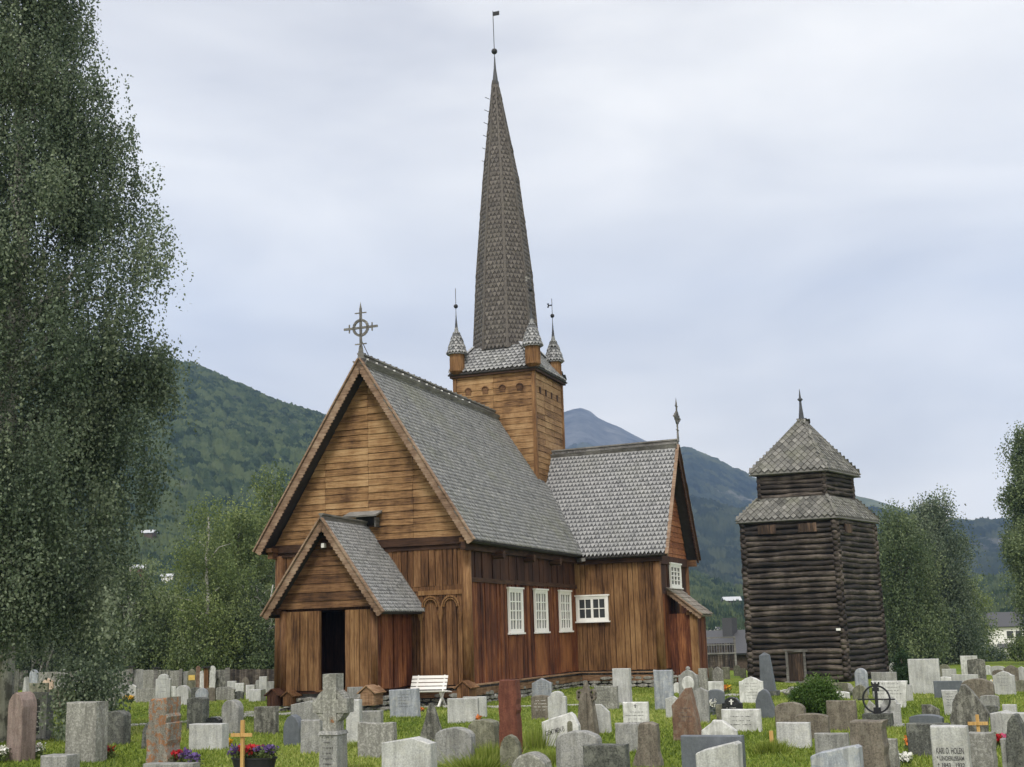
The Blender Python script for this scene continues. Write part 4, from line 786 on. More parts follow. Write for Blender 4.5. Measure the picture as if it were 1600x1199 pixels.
def blogs(mb): logs(mb, c4, 0.05, EZT, .226, .16, .985, door=(0, 1.50, 2.24, 0, 1.28))
B('log_wall', W_LOG, blogs, bell, smooth=True)
def prism(mb, s, z0, z1):
    q = [(x*s, y*s) for x, y in c4]; mb.face([(x, y, z1) for x, y in q]); mb.face([(x, y, z0) for x, y in q][::-1])
    for i in range(4): mb.face([(*q[i], z0), (*q[(i+1) % 4], z0), (*q[(i+1) % 4], z1), (*q[i], z1)])
B('wall_core', M_DARKIN, lambda mb: prism(mb, .965, 0, EZT), bell)
dV = Vector((c4[1][0]-c4[0][0], c4[1][1]-c4[0][1], 0)).normalized(); nV = Vector((dV.y, -dV.x, 0)); P0 = Vector((*c4[0], 0))
def ob(mb, a0, a1, d0, d1, z0, z1, tone=.5):
    q = [P0+dV*a0+nV*d0, P0+dV*a1+nV*d0]; r_ = [P0+dV*a0+nV*d1, P0+dV*a1+nV*d1]; mbx(mb, q, r_, z0, z1, tone)
door = B('door', W_LOGDOOR, lambda mb: [ob(mb, 1.56+i*.125, 1.56+i*.125+.118, -.02, .05+.01*(i % 2), .1, 1.27, random.random()) for i in range(5)], bell)
B('door_frame', W_GREY, lambda mb: (ob(mb, 1.46, 1.56, -.05, .13, .0, 1.34, .2), ob(mb, 2.19, 2.29, -.05, .13, .0, 1.34, .2), ob(mb, 1.38, 2.38, -.05, .12, 1.28, 1.38, .3), ob(mb, 1.38, 2.38, -.05, .22, -.02, .08, .9)), door)
for a in (.66, 2.36): B('shutter', W_LOGDOOR, lambda mb: [ob(mb, a+i*.13, a+i*.13+.12, .1, .16+.01*(i % 2), EZT-.62, EZT-.26+.02*(i % 2), .3+.7*random.random()) for i in range(6)], bell)
dV2 = Vector((c4[2][0]-c4[1][0], c4[2][1]-c4[1][1], 0)).normalized(); nV2 = Vector((dV2.y, -dV2.x, 0)); Q0 = Vector((*c4[1], 0))
B('shutter', W_LOGDOOR, lambda mb: [mbx(mb, [Q0+dV2*(.75+i*.17)+nV2*.1, Q0+dV2*(.91+i*.17)+nV2*.1], [Q0+dV2*(.75+i*.17)+nV2*.16, Q0+dV2*(.91+i*.17)+nV2*.16], EZT-.68, EZT-.3, .5) for i in range(4)], bell)
B('notice', M_WHITE, lambda mb: ob(mb, 3.62, 3.8, .12, .17, 2.1, 2.2, .5), bell)
def tier(mb, sb, zb, st, zt, w_, e_, lift=.05):
    cb = [LC(p, sb) for p in (Lc, Mc, Rc, Bc)]; ct = [LC(p, st) for p in (Lc, Mc, Rc, Bc)]
    for i in range(4):
        a = Vector((*cb[i], zb)); b = Vector((*cb[(i+1) % 4], zb)); c = Vector((*ct[(i+1) % 4], zt)); d = Vector((*ct[i], zt)); A = (b-a).normalized(); m = (c+d)/2-(a+b)/2; Bv = (m-A*m.dot(A)).normalized(); H_ = m.dot(Bv)
        poly = [(0, 0), ((b-a).length, 0), ((c-a).dot(A), H_), ((d-a).dot(A), H_)]; slab(mb, a-Vector((0, 0, .04)), A, Bv, poly, .07, .3); shingles(mb, a, A, Bv, poly, w_, e_, 'diamond', lift, .25)
def hipcap(mb, sb, zb, st, zt):
    for p in (Lc, Mc, Rc, Bc): mb.beam((*LC(p, sb), zb+.05), (*LC(p, st), zt+.06), .13, .05, tone=.45)
B('lower_roof', S_SLATE, lambda mb: (tier(mb, 1.10, EZT-.05, .76, EZT+.92, .26, .165), hipcap(mb, 1.09, EZT-.05, .76, EZT+.92)), bell)
B('upper_log_wall', W_LOG, lambda mb: logs(mb, [(x*.715, y*.715) for x, y in c4], EZT+.72, 8.1-ZT, .20, .1, .985), bell, smooth=True)
B('upper_roof', S_SLATE, lambda mb: (tier(mb, .86, 8.02-ZT, .015, 10.55-ZT, .28, .18), hipcap(mb, .85, 8.02-ZT, .015, 10.5-ZT)), bell)
B('upper_core', M_DARKIN, lambda mb: prism(mb, .68, EZT, 8.1-ZT), bell)
B('finial', M_LEAD, lambda mb: (mb.lathe((0, 0, 10.4-ZT), [(.14, 0), (.11, .3), (.06, .75), (.05, .95), (.12, 1.0), (.12, 1.04), (.05, 1.1), (.01, 1.5)], 8)), bell)
B('base_sill', W_GREY, lambda mb: ob(mb, 1.2, 2.9, .2, .6, -.25, -.02, .5), bell)
# ---------------------------------------------------------------- houses
def hplace(px, Y, dz=0): r = ray(px, 1000); x = r[0]/r[1]*Y; return (x, Y, float(ground(x, Y))+dz)
M_HW = plain('white house paint', (0.78, 0.78, 0.76), 0.7, .2, .04); M_HB = plain('brown cabin boards', (0.10, 0.075, 0.06), .8, .2, .3, 12); M_RT = plain('dark roof tiles', (0.07, 0.072, 0.08), .6, .3, .2, 20)
M_HR = plain('red house paint', (0.22, 0.05, 0.035), .8); M_TIN = plain('pale tin roof', (0.5, 0.52, 0.55), .5)
def house(name, loc, rz, w_, d_, h_, rh, wm, rm, label, wins=(), porch_=False, chim=True, ov=.5, group=None, cat='house'):
    """ridge along local x; front faces local -y"""
    r = tag(empty(name, loc, rz), label, cat, group)
    B('wall', wm, lambda mb: (mb.box((-w_/2, -d_/2, -1), (w_/2, d_/2, h_)), mb.face([(-w_/2, -d_/2, h_), (-w_/2, d_/2, h_), (-w_/2, 0, h_+rh)]), mb.face([(w_/2, -d_/2, h_), (w_/2, d_/2, h_), (w_/2, 0, h_+rh)])), r)
    k = rh/(d_/2); e = ov
    roof = B('roof', rm, lambda mb: [slab(mb, (sx*(w_/2+e)*(-1), sx*-(d_/2+e), h_-k*e+.12), (sx, 0, 0), (0, sx*(d_/2+e), rh+k*e), [(0, 0), (w_+2*e, 0), (w_+2*e, math.hypot(d_/2+e, rh+k*e)), (0, math.hypot(d_/2+e, rh+k*e))], .12) for sx in (1, -1)], r)
    if chim: B('chimney', M_RT, lambda mb: mb.box((w_*.2-.35, -.9, h_+.3*rh), (w_*.2+.35, -.2, h_+rh+.9)), roof)
    B('fascia', M_TIN if wm is M_HB else M_HW, lambda mb: [mb.beam((sx*(w_/2+e+.02), sy*(d_/2+e), h_-k*e+.05), (sx*(w_/2+e+.02), 0, h_+rh+.03), .06, .22, up=(0, 0, 1)) for sx in (1, -1) for sy in (1, -1)], roof)
    for (side, a, z, ww, hh) in wins:
        if side == 'f': f0 = lambda mb, g=0: mb.box((a-ww/2-g, -d_/2-.05-(.03 if g else 0), z-g), (a+ww/2+g, -d_/2+.01, z+hh+g))
        else: f0 = lambda mb, g=0: mb.box((-w_/2-.05-(.03 if g else 0), a-ww/2-g, z-g), (-w_/2+.01, a+ww/2+g, z+hh+g))
        wo = B('window', M_HW, lambda mb: f0(mb, .09), r)
        if side == 'f': B('pane', M_GLASS, lambda mb: mb.box((a-ww/2, -d_/2-.1, z), (a+ww/2, -d_/2-.07, z+hh)), wo)
        else: B('pane', M_GLASS, lambda mb: mb.box((-w_/2-.1, a-ww/2, z), (-w_/2-.07, a+ww/2, z+hh)), wo)
    return r
wh = house('white_house', hplace(1574, 118, .15), R(-8), 9.5, 7.5, 4.9, 2.0, M_HW, M_RT, 'white two-storey house with dark roof at the right behind the trees', [('f', -.35, 2.9, 1.0, 1.15), ('f', 1.0, 2.9, 1.0, 1.15), ('f', -3.4, .5, .5, .9)])
wh.scale = (.56, .56, .56)
B('porch_roof', M_RT, lambda mb: mb.beam((-2.4, -4.6, 1.75), (.0, -4.6, 1.75), 1.9, .12, up=(0, -.35, 1)), wh)
B('porch', M_HW, lambda mb: mb.box((-2.2, -5.2, -.8), (-.3, -3.8, 1.55)), wh)
cb = house('cabin', hplace(1112, 86, -.55), R(-38), 8.5, 5.6, 1.75, 1.25, M_HB, M_RT, 'low brown cabin with dark roof and chimney between the church and the log tower', [('l', .4, .8, .6, .6)], ov=.35)
for i in range(2): pass
pf = tag(empty('plank_fence', hplace(1095, 80)), 'dark slatted wooden fence in front of the brown cabin', 'fence')
B('slat', W_LOG, lambda mb: [mb.box((-1.6+i*.16, -.03, .05), (-1.6+i*.16+.12, .03, 1.55), random.random()) for i in range(23)], pf)
B('rail', W_GREY, lambda mb: (mb.box((-1.7, -.08, .9), (2.1, -.03, 1.0)), mb.box((-1.7, -.08, 1.42), (2.1, -.03, 1.5)), mb.box((-1.7, -.1, 1.85), (2.1, -.03, 1.93))), pf)
B('post', W_GREY, lambda mb: [mb.box((x-.06, -.06, 0), (x+.06, .06, 1.95)) for x in (-1.6, .3, 2.05)], pf)
# farm buildings seen across the valley; each sits on the slope
def onslope(px, py):
    dg = bpy.context.evaluated_depsgraph_get(); o_ = Vector(EYE); d = Vector(ray(px, py)).normalized()
    best = None
    for ob_ in bpy.data.objects:
        if ob_.name.split('.')[0] in ('hill', 'foothill', 'mountain'):
            ok, l, _, _ = ob_.ray_cast(o_, d)
            if ok and (best is None or (l-o_).length < (best-o_).length): best = l.copy()
    return best
bpy.context.view_layer.update()
for px, py, w_, wm, rm, lab in ((232, 835, 9, M_HB, M_TIN, 'dark farm shed high on the left hillside above the bushes'), (213, 891, 11, M_HR, M_TIN, 'red barn with a pale roof beside the hanging birch'), (262, 902, 8, M_HW, M_TIN, 'pale farmhouse low on the left hillside behind the bushes'),
        (1143, 942, 11, M_HB, M_TIN, 'farm building with a pale roof on the slope left of the log tower'), (1130, 985, 9, M_HW, M_RT, 'small white farmhouse in the woods far behind the cabin')):
    p = onslope(px, py)
    w_ = w_*2.2*p[1]/2000 if p else 1
    if p: house('farm_building', (p.x, p.y, p.z-.6), R(random.uniform(-15, 25)), w_*1.0, w_*.6, w_*.26, w_*.2, wm, rm, lab, chim=False, ov=.08*w_, cat='farm building', group='farm buildings on the slopes')
def field(px, py, rx, ry):
    # hay field lying over the slope
    k = 16; ring = []
    for j in range(6):
        row = []
        for i in range(k):
            a = 2*math.pi*i/k; w__ = (j/5)*(1+.3*math.sin(3*a+1)); q = onslope(px+rx*w__*math.cos(a), py+ry*w__*math.sin(a)+rx*w__*math.cos(a)*.2); 
            if q is None: return
            row.append(q)
        ring.append(row)
    mb = MB()
    for j in range(5):
        for i in range(k): mb.face([x+Vector((0, -3.0, .6)) for x in (ring[j][i], ring[j+1][i], ring[j+1][(i+1) % k], ring[j][(i+1) % k])])
    o = mb.build('meadow', M_FIELD, recalc=False); tag(o, kind='structure')

# ---------------------------------------------------------------- gravestones
def profile(shape, W, H):
    h = W/2
    def arc(cx, cz, r, rz, a0, a1, n=10): return [(cx+r*math.cos(a0+(a1-a0)*i/n), cz+rz*math.sin(a0+(a1-a0)*i/n)) for i in range(n+1)]
    if shape == 'flat': return [(-h, 0), (h, 0), (h, H), (-h, H)]
    if shape == 'round': r = min(h, H*.6); return [(-h, 0), (h, 0)]+arc(0, H-r, h, r, 0, math.pi, 14)
    if shape == 'arch': r = min(h*.45, H*.3); return [(-h, 0), (h, 0)]+arc(0, H-r, h, r, 0.0, math.pi, 12)
    if shape == 'low': r = min(h*.2, H*.2); return [(-h, 0), (h, 0), (h, H-r)]+arc(0, H-r, h*.98, r, 0.15, math.pi-.15, 8)+[(-h, H-r)]
    if shape == 'gable': g = min(h*.5, H*.3); return [(-h, 0), (h, 0), (h, H-g), (0, H), (-h, H-g)]
    if shape == 'gothic': 
        g = min(h*1.5, H*.5); return [(-h, 0), (h, 0), (h, H-g), (h*.86, H-g*.55), (h*.5, H-g*.18), (0, H), (-h*.5, H-g*.18), (-h*.86, H-g*.55), (-h, H-g)]
    if shape == 'shoulder': s = h*.72; r = s*.75; z = H-r; return [(-h, 0), (h, 0), (h, z-.03*H), (s*1.1, z)]+arc(0, z, s, r, 0.0, math.pi, 10)+[(-s*1.1, z), (-h, z-.03*H)]
    if shape == 'ped': s = h*.8; return [(-h, 0), (h, 0), (h, H*.82), (s, H*.83), (h*.45, H*.93), (0, H), (-h*.45, H*.93), (-s, H*.83), (-h, H*.82)]
    if shape == 'crown': return [(-h, 0), (h, 0), (h, H*.55), (h*.9, H*.6), (h*.4, H*.88), (h*.22, H), (-h*.3, H), (-h*.42, H*.9), (-h*.85, H*.66), (-h, H*.6)]
    if shape == 'slantr': return [(-h, 0), (h, 0), (h, H*.86), (h*.3, H), (-h, H*.88)]
    if shape == 'slantl': return [(-h, 0), (h, 0), (h*1.0, H*.95), (h*.85, H), (-h*.6, H*.83), (-h*.93, H*.76), (-h, H*.72)]
    if shape == 'cut': return [(-h, 0), (h, 0), (h, H*.7), (h*.1, H*.98), (-h, H)]
    if shape == 'taper': return [(-h, 0), (h, 0), (h*.72, H*.97), (h*.5, H), (-h*.5, H), (-h*.72, H*.97)]
    if shape == 'itaper': return [(-h*.78, 0), (h*.78, 0), (h, H), (-h, H)]
    if shape == 'flare': return [(-h, 0), (h, 0), (h*.75, H*.35), (h*.72, H*.93), (h*.3, H), (-h*.35, H*.97), (-h*.5, H*.9), (-h*.6, H*.45), (-h, H*.12)]
    if shape == 'point': return [(-h, 0), (h, 0), (h*.9, H*.28), (h*.45, H*.7), (0.08*h, H), (-h*.1, H*.98), (-h*.5, H*.6), (-h*.92, H*.22)]
    if shape == 'pent': return [(-h, 0), (h, 0), (h*.72, H*.42), (h*.3, H), (h*.1, H*.99), (-h, H*.66)]
    if shape == 'rough': return [(-h*.75, 0), (h*.8, 0), (h, H*.42), (h*.5, H*.72), (-h*.05, H), (-h*.3, H*.98), (-h*.8, H*.66), (-h, H*.35), (-h*.9, H*.15)]
    if shape == 'wave': return [(-h, 0), (h, 0), (h*.97, H*.4), (h*.98, H*.62), (h*.85, H*.66), (h*.95, H*.72), (h*.9, H*.8), (h, H*.88), (h*.9, H), (-h*.5, H), (-h*.74, H*.95), (-h*.7, H*.75), (-h*.86, H*.55), (-h*.95, H*.3)]
    if shape == 'rust': return [(-h, 0), (h, 0), (h*.97, H*.45), (h*.86, H*.55), (h, H*.6), (h*.9, H*.68), (h, H*.75), (h*.92, H*.86), (h*.9, H), (-h*.8, H), (-h*.92, H*.86), (-h, H*.78), (-h*.93, H*.7), (-h, H*.62), (-h*.9, H*.5), (-h, H*.3)]
    if shape == 'tilt': return [(-h*.95, 0), (h, 0), (h*.98, H*.62), (h*.75, H*.92), (h*.55, H), (-h*.3, H*.86), (-h, H*.72), (-h*.98, H*.3)]
    if shape == 'obelisk': return [(-h, 0), (h, 0), (h*.72, H*.9), (h*.1, H), (-h*.68, H*.92)]
    if shape == 'bell': return [(-h, 0), (h, 0), (h*.9, H*.3), (h*.6, H*.62), (h*.42, H*.86), (h*.1, H*.99), (-h*.15, H), (-h*.6, H*.9), (-h*.95, H*.6)]
    return [(-h, 0), (h, 0), (h, H), (-h, H)]
def stone_mb(mb, pr, T, ch=.012, rough=0.0, off=(0, 0, 0)):
    if rough:
        q = []
        for i in range(len(pr)):
            a, b = pr[i], pr[(i+1) % len(pr)]; n = max(1, int(math.hypot(b[0]-a[0], b[1]-a[1])/.09)) if not (a[1] == 0 and b[1] == 0) else 1
            for j in range(n):
                x = a[0]+(b[0]-a[0])*j/n; z = a[1]+(b[1]-a[1])*j/n; q.append((x+random.uniform(-1, 1)*rough*(z > 0), z+random.uniform(-1, 1)*rough*(z > 0)))
        pr = q
    n = len(pr); cx = sum(p[0] for p in pr)/n; cz = sum(p[1] for p in pr)/n; ox, oy, oz = off
    def ins(p): d = math.hypot(p[0]-cx, p[1]-cz) or 1; return (p[0]-(p[0]-cx)/d*ch*1.3, max(-.15, p[1]-(p[1]-cz)/d*ch*1.3))
    pr = [(x, z if z > 0 else -.15) for x, z in pr]; pi_ = [ins(p) if p[1] > 0 else (p[0], -.15) for p in pr]
    rings = [[(x+ox, -T/2+oy, z+oz) for x, z in pi_], [(x+ox, -T/2+ch+oy, z+oz) for x, z in pr], [(x+ox, T/2-ch+oy, z+oz) for x, z in pr], [(x+ox, T/2+oy, z+oz) for x, z in pi_]]
    mb.face(rings[0], .5); mb.face(rings[3][::-1], .5)
    for a, b in zip(rings[:-1], rings[1:]):
        for i in range(n): mb.face([a[(i+1) % n], a[i], b[i], b[(i+1) % n]], .5)
def text_mesh(txt, size, m, parent, x, z, y, width=None):
    cu = bpy.data.curves.new('inscription', 'FONT'); cu.body = txt; cu.size = size; cu.align_x = 'CENTER'; cu.extrude = .001; cu.offset = .001
    to = bpy.data.objects.new('inscription', cu); COL.objects.link(to); bpy.context.view_layer.update()
    me = bpy.data.meshes.new_from_object(to.evaluated_get(bpy.context.evaluated_depsgraph_get())); bpy.data.objects.remove(to)
    o = bpy.data.objects.new('inscription', me); COL.objects.link(o); me.materials.clear(); me.materials.append(m); o.parent = parent; o.location = (x, y, z); o.rotation_euler = (math.pi/2, 0, 0)
    if width and me.vertices:
        xs_ = [v.co.x for v in me.vertices]; s = width/max(1e-3, max(xs_)-min(xs_)); o.scale = (min(s, 1.6), 1, 1)
    return o
def dashes(parent, W, H, T, rows, m, z0=.45, z1=.85, wf=.62, hpx=.018):
    """weathered, unreadable engraving: broken strokes"""
    mb = MB()
    for i in range(rows):
        z = H*(z1-(z1-z0)*(i/max(1, rows-1))); hw_ = W*wf/2*random.uniform(.55, 1.0); x = -hw_
        while x < hw_:
            k = random.random(); l = random.uniform(.006, .02)
            if k < .75: mb.box((x, -T/2-.0035, z-hpx*random.uniform(.25, .5)), (x+random.uniform(.004, .009), -T/2-.0005, z+hpx*random.uniform(.25, .5)))
            if k > .35: mb.box((x, -T/2-.003, z-.003), (x+l, -T/2-.0007, z+.003))
            x += l+random.uniform(.003, .012)+(random.random() < .15)*.03
    return mb.build('inscription', m, parent)
def place(x0, x1, yt, yb, th=None, T=.13):
    xc = (x0+x1)/2; p = on_ground(xc, yb); D = p[1]; az = math.degrees(math.atan2(p[0], p[1])); th = th if th is not None else (16+random.uniform(-3, 3) if az < 4 else az+11+random.uniform(-3, 3))
    rel = R(th-az); wt = (x1-x0)*D/2000; W = max(.12, (wt-T*abs(math.sin(rel)))/max(.4, math.cos(rel))); H = (yb-yt)*D/2000*1.0
    return p, W, H, -R(th)
stones = []
def stone_obj(x0, x1, yt, yb, shape, mat, label, T=None, rough=None, th=None, lean=0, back=0, txt=None, tcol='d', name='gravestone', cat='gravestone', base=False, group='gravestones in the churchyard', tz=(.4, .82), twf=.6, trim=None):
    T = T or min(.2, max(.09, (yb-yt)*.0022)); p, W, H, rz = place(x0, x1, yt, yb, th, T)
    root = tag(empty(name, (p[0], p[1], float(ground(p[0], p[1]))), rz), label, cat, group); root.rotation_euler = (R(back), R(lean), rz)
    if rough is None: rough = {'lichen': .006, 'orange': .018, 'moss': .008, 'schist': .015, 'brown': .004}.get(mat, .0015)
    mb = MB(); stone_mb(mb, profile(shape, W, H), T, .012 if W > .3 else .007, rough); mb.build('slab', ST[mat], root)
    if base: b = MB(); stone_mb(b, profile('flat', W*1.25, H*.09), T*1.9, .012, .003); b.build('plinth', ST[mat if mat != 'black' else 'mid'], root)
    if txt: dashes(root, W, H, T, txt, M_INSC_W if tcol == 'w' else M_INSC_D, tz[0], tz[1], twf)
    stones.append(root); return root, W, H, T
G = stone_obj
# front rows, left side
G(-32, 24, 1051, 1120, 'flat', 'lichen', 'broad pale lichen-spotted slab rising behind the black panelled monument at the left edge', T=.3)
G(30, 47, 1062, 1128, 'point', 'light', 'pale pointed stone rising behind the pink round-topped stone')
# black panelled monument
def panelled():
    p, W, H, rz = place(-70, 74, 1088, 1158, 16, .22)
    r = tag(empty('family_monument', (p[0], p[1], float(ground(p[0], p[1]))), rz), 'wide grey monument with polished black panels at the left edge of the front row', 'gravestone', 'gravestones in the churchyard')
    B('frame', ST['mid'], lambda mb: (mb.box((-W/2, -.11, H*.86), (W/2, .11, H)), mb.box((W/2-.14, -.11, 0), (W/2, .11, H*.86)), mb.box((-W/2, -.11, 0), (-W/2+.14, .11, H*.86)), mb.box((-W/2, -.1, -.1), (W/2, .1, .12))), r)
    B('panel', ST['black'], lambda mb: mb.box((-W/2+.14, -.08, .12), (W/2-.14, .08, H*.86)), r)
    B('plinth', ST['dark'], lambda mb: mb.box((-W/2-.12, -.16, -.1), (W/2+.14, .16, .045)), r)
    mb = MB()
    for i in range(5):
        for k in range(26):
            if random.random() < .75: mb.box((-W/2+.3+k*.022, -.084, H*.70-i*.09), (-W/2+.3+k*.022+.012, -.0805, H*.70-i*.09+.022))
            if random.random() < .75: mb.box((W/2-.52+k*.014, -.084, H*.70-i*.09), (W/2-.52+k*.014+.008, -.0805, H*.70-i*.09+.022))
    mb.build('inscription', M_INSC_W, r)
panelled()
G(11, 53, 1088, 1189, 'gothic', 'pink', 'tall pinkish brown stone with a pointed arch top in the left foreground', T=.30, th=24)
G(103, 165, 1103, 1191, 'flat', 'lichen', 'big pale rectangular lichened slab left of the dark arched stone', T=.30, th=20, rough=.003)
G(64, 122, 1183, 1222, 'flat', 'mid', 'low grey block at the bottom edge below the pink stone', T=.28, th=20)
G(162, 203, 1114, 1164, 'arch', 'dark', 'dark grey stone with a low arched top right behind the big pale lichened slab', T=.22, th=20, rough=.002)
G(74, 110, 1079, 1110, 'flat', 'brown', 'plain grey brown slab under the hanging birch branches')
G(40, 74, 1070, 1112, 'flat', 'moss', 'brownish slab standing behind the right end of the black monument')
G(45, 59, 1050, 1086, 'round', 'blue', 'small bluish white stone in the shade of the birch twigs')
G(66, 83, 1062, 1092, 'gable', 'peach', 'peach coloured gabled stone behind the birch twigs')
G(89, 108, 1049, 1096, 'gable', 'mid', 'tall ornate grey stone under the birch twigs', txt=3)
G(117, 131, 1050, 1099, 'flat', 'white', 'narrow white stone with a heart-shaped top under the birch twigs', txt=3, tz=(.6, .8))
G(139, 180, 1074, 1112, 'low', 'lichen', 'lichen-grey stone half hidden by the lowest birch twigs')
G(228, 281, 1098, 1199, 'wave', 'orange', 'tall irregular stone covered in orange lichen in the left foreground', T=.34, th=20)
G(221, 250, 1128, 1170, 'bell', 'dark', 'dark rough stone hidden behind the orange lichened stone', rough=.02)
G(225, 310, 1195, 1222, 'flat', 'mid', 'low plinth block at the bottom edge below the orange lichened stone', T=.2)
G(292, 326, 1093, 1141, 'low', 'dark', 'dark speckled granite slab with a pale right side', T=.24, th=20, rough=.003)
G(346, 380, 1097, 1147, 'round', 'mid', 'grey round-topped stone right of the dark speckled slab', T=.2, th=22)
G(321, 347, 1123, 1152, 'arch', 'black', 'small black arched stone peeping over the low wide granite slab', T=.12)
G(296, 356, 1134, 1172, 'flat', 'light', 'low wide granite slab in front of the small black arched stone', T=.22, th=20, rough=.002)
# far left rows
G(185, 199, 1070, 1092, 'flat', 'mid', 'small grey slab beside the birch twigs in the far left rows')
G(199, 214, 1071, 1096, 'gable', 'light', 'small pale gabled stone in the far left rows', T=.1)
G(213, 246, 1078, 1098, 'flat', 'lichen', 'low wide spotted slab right of the small pale gabled stone')
G(243, 267, 1056, 1099, 'shoulder', 'light', 'pale upright stone with engraved lines in the far left rows', txt=4)
G(274, 298, 1073, 1102, 'round', 'light', 'light grey round-topped stone with a dark side in the far left rows', T=.2)
G(267, 276, 1074, 1090, 'flat', 'white', 'tiny white stone left of the light grey round-topped one')
G(298, 316, 1076, 1097, 'low', 'dark', 'dark low stone between the two light round-topped stones')
G(305, 326, 1077, 1103, 'round', 'blue', 'bluish round-topped stone above the dark speckled granite slab')
G(322, 337, 1076, 1097, 'low', 'brown', 'brown grey stone right of the bluish round-topped one')
G(335, 367, 1075, 1095, 'low', 'lichen', 'broad white-spotted rough stone in the far left rows', rough=.02)
G(355, 370, 1066, 1086, 'flat', 'light', 'small pale slab above the broad white-spotted stone')
G(366, 381, 1081, 1094, 'arch', 'dark', 'very small dark stone in front of a pale slab in the far left rows')
G(367, 382, 1069, 1088, 'flat', 'white', 'small pale slab behind the very small dark stone')
G(376, 392, 1060, 1083, 'bell', 'brown', 'brownish rounded rock-like stone near the dark plank fence', rough=.02)
G(384, 399, 1072, 1093, 'flat', 'white', 'plain white slab left of the two-tone grey block')
G(389, 415, 1079, 1097, 'flat', 'light', 'two-tone grey block with a dark right side near the church corner', T=.3, th=24)
G(399, 407, 1064, 1080, 'round', 'mid', 'slim round-topped stone behind the two-tone grey block')
G(405, 418, 1059, 1083, 'flat', 'light', 'tall pale rectangular stone close to the left church corner')
G(417, 431, 1066, 1084, 'low', 'mid', 'grey stone next to the left corner of the church')
G(397, 435, 1107, 1147, 'flat', 'schist', 'dark streaked slab standing alone on the grass left of the slate arch', T=.16, th=18, rough=.004)
G(443, 475, 1120, 1165, 'gothic', 'slate', 'dark slate stone with a pointed arch top', T=.16, th=22)
# centre
G(455, 507, 1098, 1146, 'slantr', 'mid', 'wide grey slab left behind the ring-cross stone', T=.2)
G(470, 506, 1129, 1178, 'flat', 'mid', 'rough-faced grey slab directly left of the ring-cross shaft', T=.16, rough=.006)
G(468, 503, 1084, 1112, 'flat', 'light', 'small pale slab in front of the church doorway')
G(543, 570, 1076, 1112, 'flat', 'mid', 'upright grey slab right behind the head of the ring cross', T=.16)
G(541, 566, 1098, 1163, 'flat', 'light', 'pale upright slab half hidden by the right arm of the ring cross', T=.14)
G(563, 599, 1113, 1142, 'flat', 'mid', 'low grey slab right of the ring cross', T=.14)
G(560, 620, 1133, 1185, 'flat', 'lichen', 'white-speckled wide slab right of the ring-cross shaft', T=.14, rough=.008)
G(610, 657, 1080, 1122, 'flat', 'blue', 'bluish grey slab with worn lines in front of the white bench', T=.16, th=18, txt=5, lean=-2)
G(656, 694, 1102, 1160, 'point', 'schist', 'narrow pointed rough stone in the middle of the front lawn', rough=.008)
G(724, 761, 1091, 1122, 'flat', 'light', 'pale square slab behind the bigger pale slab near the church corner')
G(700, 749, 1094, 1130, 'flat', 'light', 'pale square slab with a rough face near the front corner of the church', T=.12)
G(598, 682, 1157, 1222, 'slantr', 'light', 'big pale granite slab with one cut corner in the middle foreground', T=.2, th=20, rough=.0)
G(681, 743, 1141, 1196, 'arch', 'mid', 'grey stone with rounded top and notched shoulder behind the big pale slab', T=.18, th=20)
G(733, 782, 1128, 1172, 'arch', 'moss', 'dark mossy arched boulder stone left of the rust red stone', T=.3, rough=.01)
G(781, 817, 1070, 1182, 'rust', 'rust', 'tall rust red stone with wavy edges in the middle foreground', T=.2, th=20)
G(782, 816, 1152, 1201, 'gothic', 'moss', 'short dark mossy stone in front of the rust red stone', T=.14, rough=.003)
G(800, 864, 1180, 1224, 'round', 'lichen', 'round white-spotted boulder at the bottom edge', T=.3, rough=.006)
G(832, 863, 1062, 1094, 'gable', 'blue', 'pale blue grey gabled stone with lines of text near the church wall', T=.14, txt=5)
st, W_, H_, T_ = G(831, 862, 1089, 1125, 'low', 'brown', 'dark brown stone with white lettering behind the pale shouldered stone', T=.12, txt=4, tcol='w', twf=.8, tz=(.4, .78))
G(857, 887, 1083, 1127, 'shoulder', 'light', 'pale grey stone with round head and notched shoulders', T=.14)
st, W_, H_, T_ = G(848, 908, 1117, 1168, 'tilt', 'white', 'leaning white stone with an arched niche and slanting lettering', T=.14, th=18, rough=.004)
text_mesh('GJEMT MEN EI', .10, M_INSC_D, st, -.07, H_*.40, -T_/2-.002, W_*.52).rotation_euler = (math.pi/2, -R(14), 0)
B('niche', ST['moss'], lambda mb: stone_mb(mb, profile('round', W_*.14, H_*.34), .01, .002, 0, (W_*.27, -T_/2-.002, H_*.42)), st)
G(871, 942, 1147, 1212, 'arch', 'mid', 'wide grey arched stone with low shoulders in the foreground', T=.18, th=20, rough=.003)
G(914, 985, 1168, 1222, 'flat', 'dark', 'dark speckled block at the bottom edge right of the wide arched stone', T=.2, th=20, rough=.004)
G(930, 967, 1075, 1110, 'flat', 'lichen', 'grey lichened slab with engraved signs behind the trefoil pillar', txt=4, T=.12)
G(959, 988, 1048, 1101, 'flat', 'light', 'tall plain grey pillar slab against the transept wall', T=.2, th=22, rough=.003)
G(928, 956, 1103, 1146, 'cut', 'light', 'pale grey slab leaning right behind the trefoil pillar', T=.1, lean=-3)
st, W_, H_, T_ = G(975, 1015, 1100, 1138, 'flat', 'white', 'white upright stone with a small cross and four dark lines of lettering', T=.12, txt=4, tz=(.22, .62), twf=.78)
B('cross', M_INSC_D, lambda mb: (mb.box((-.008, -T_/2-.003, H_*.78), (.008, -T_/2-.0005, H_*.92)), mb.box((-.025, -T_/2-.003, H_*.86), (.025, -T_/2-.0005, H_*.875))), st)
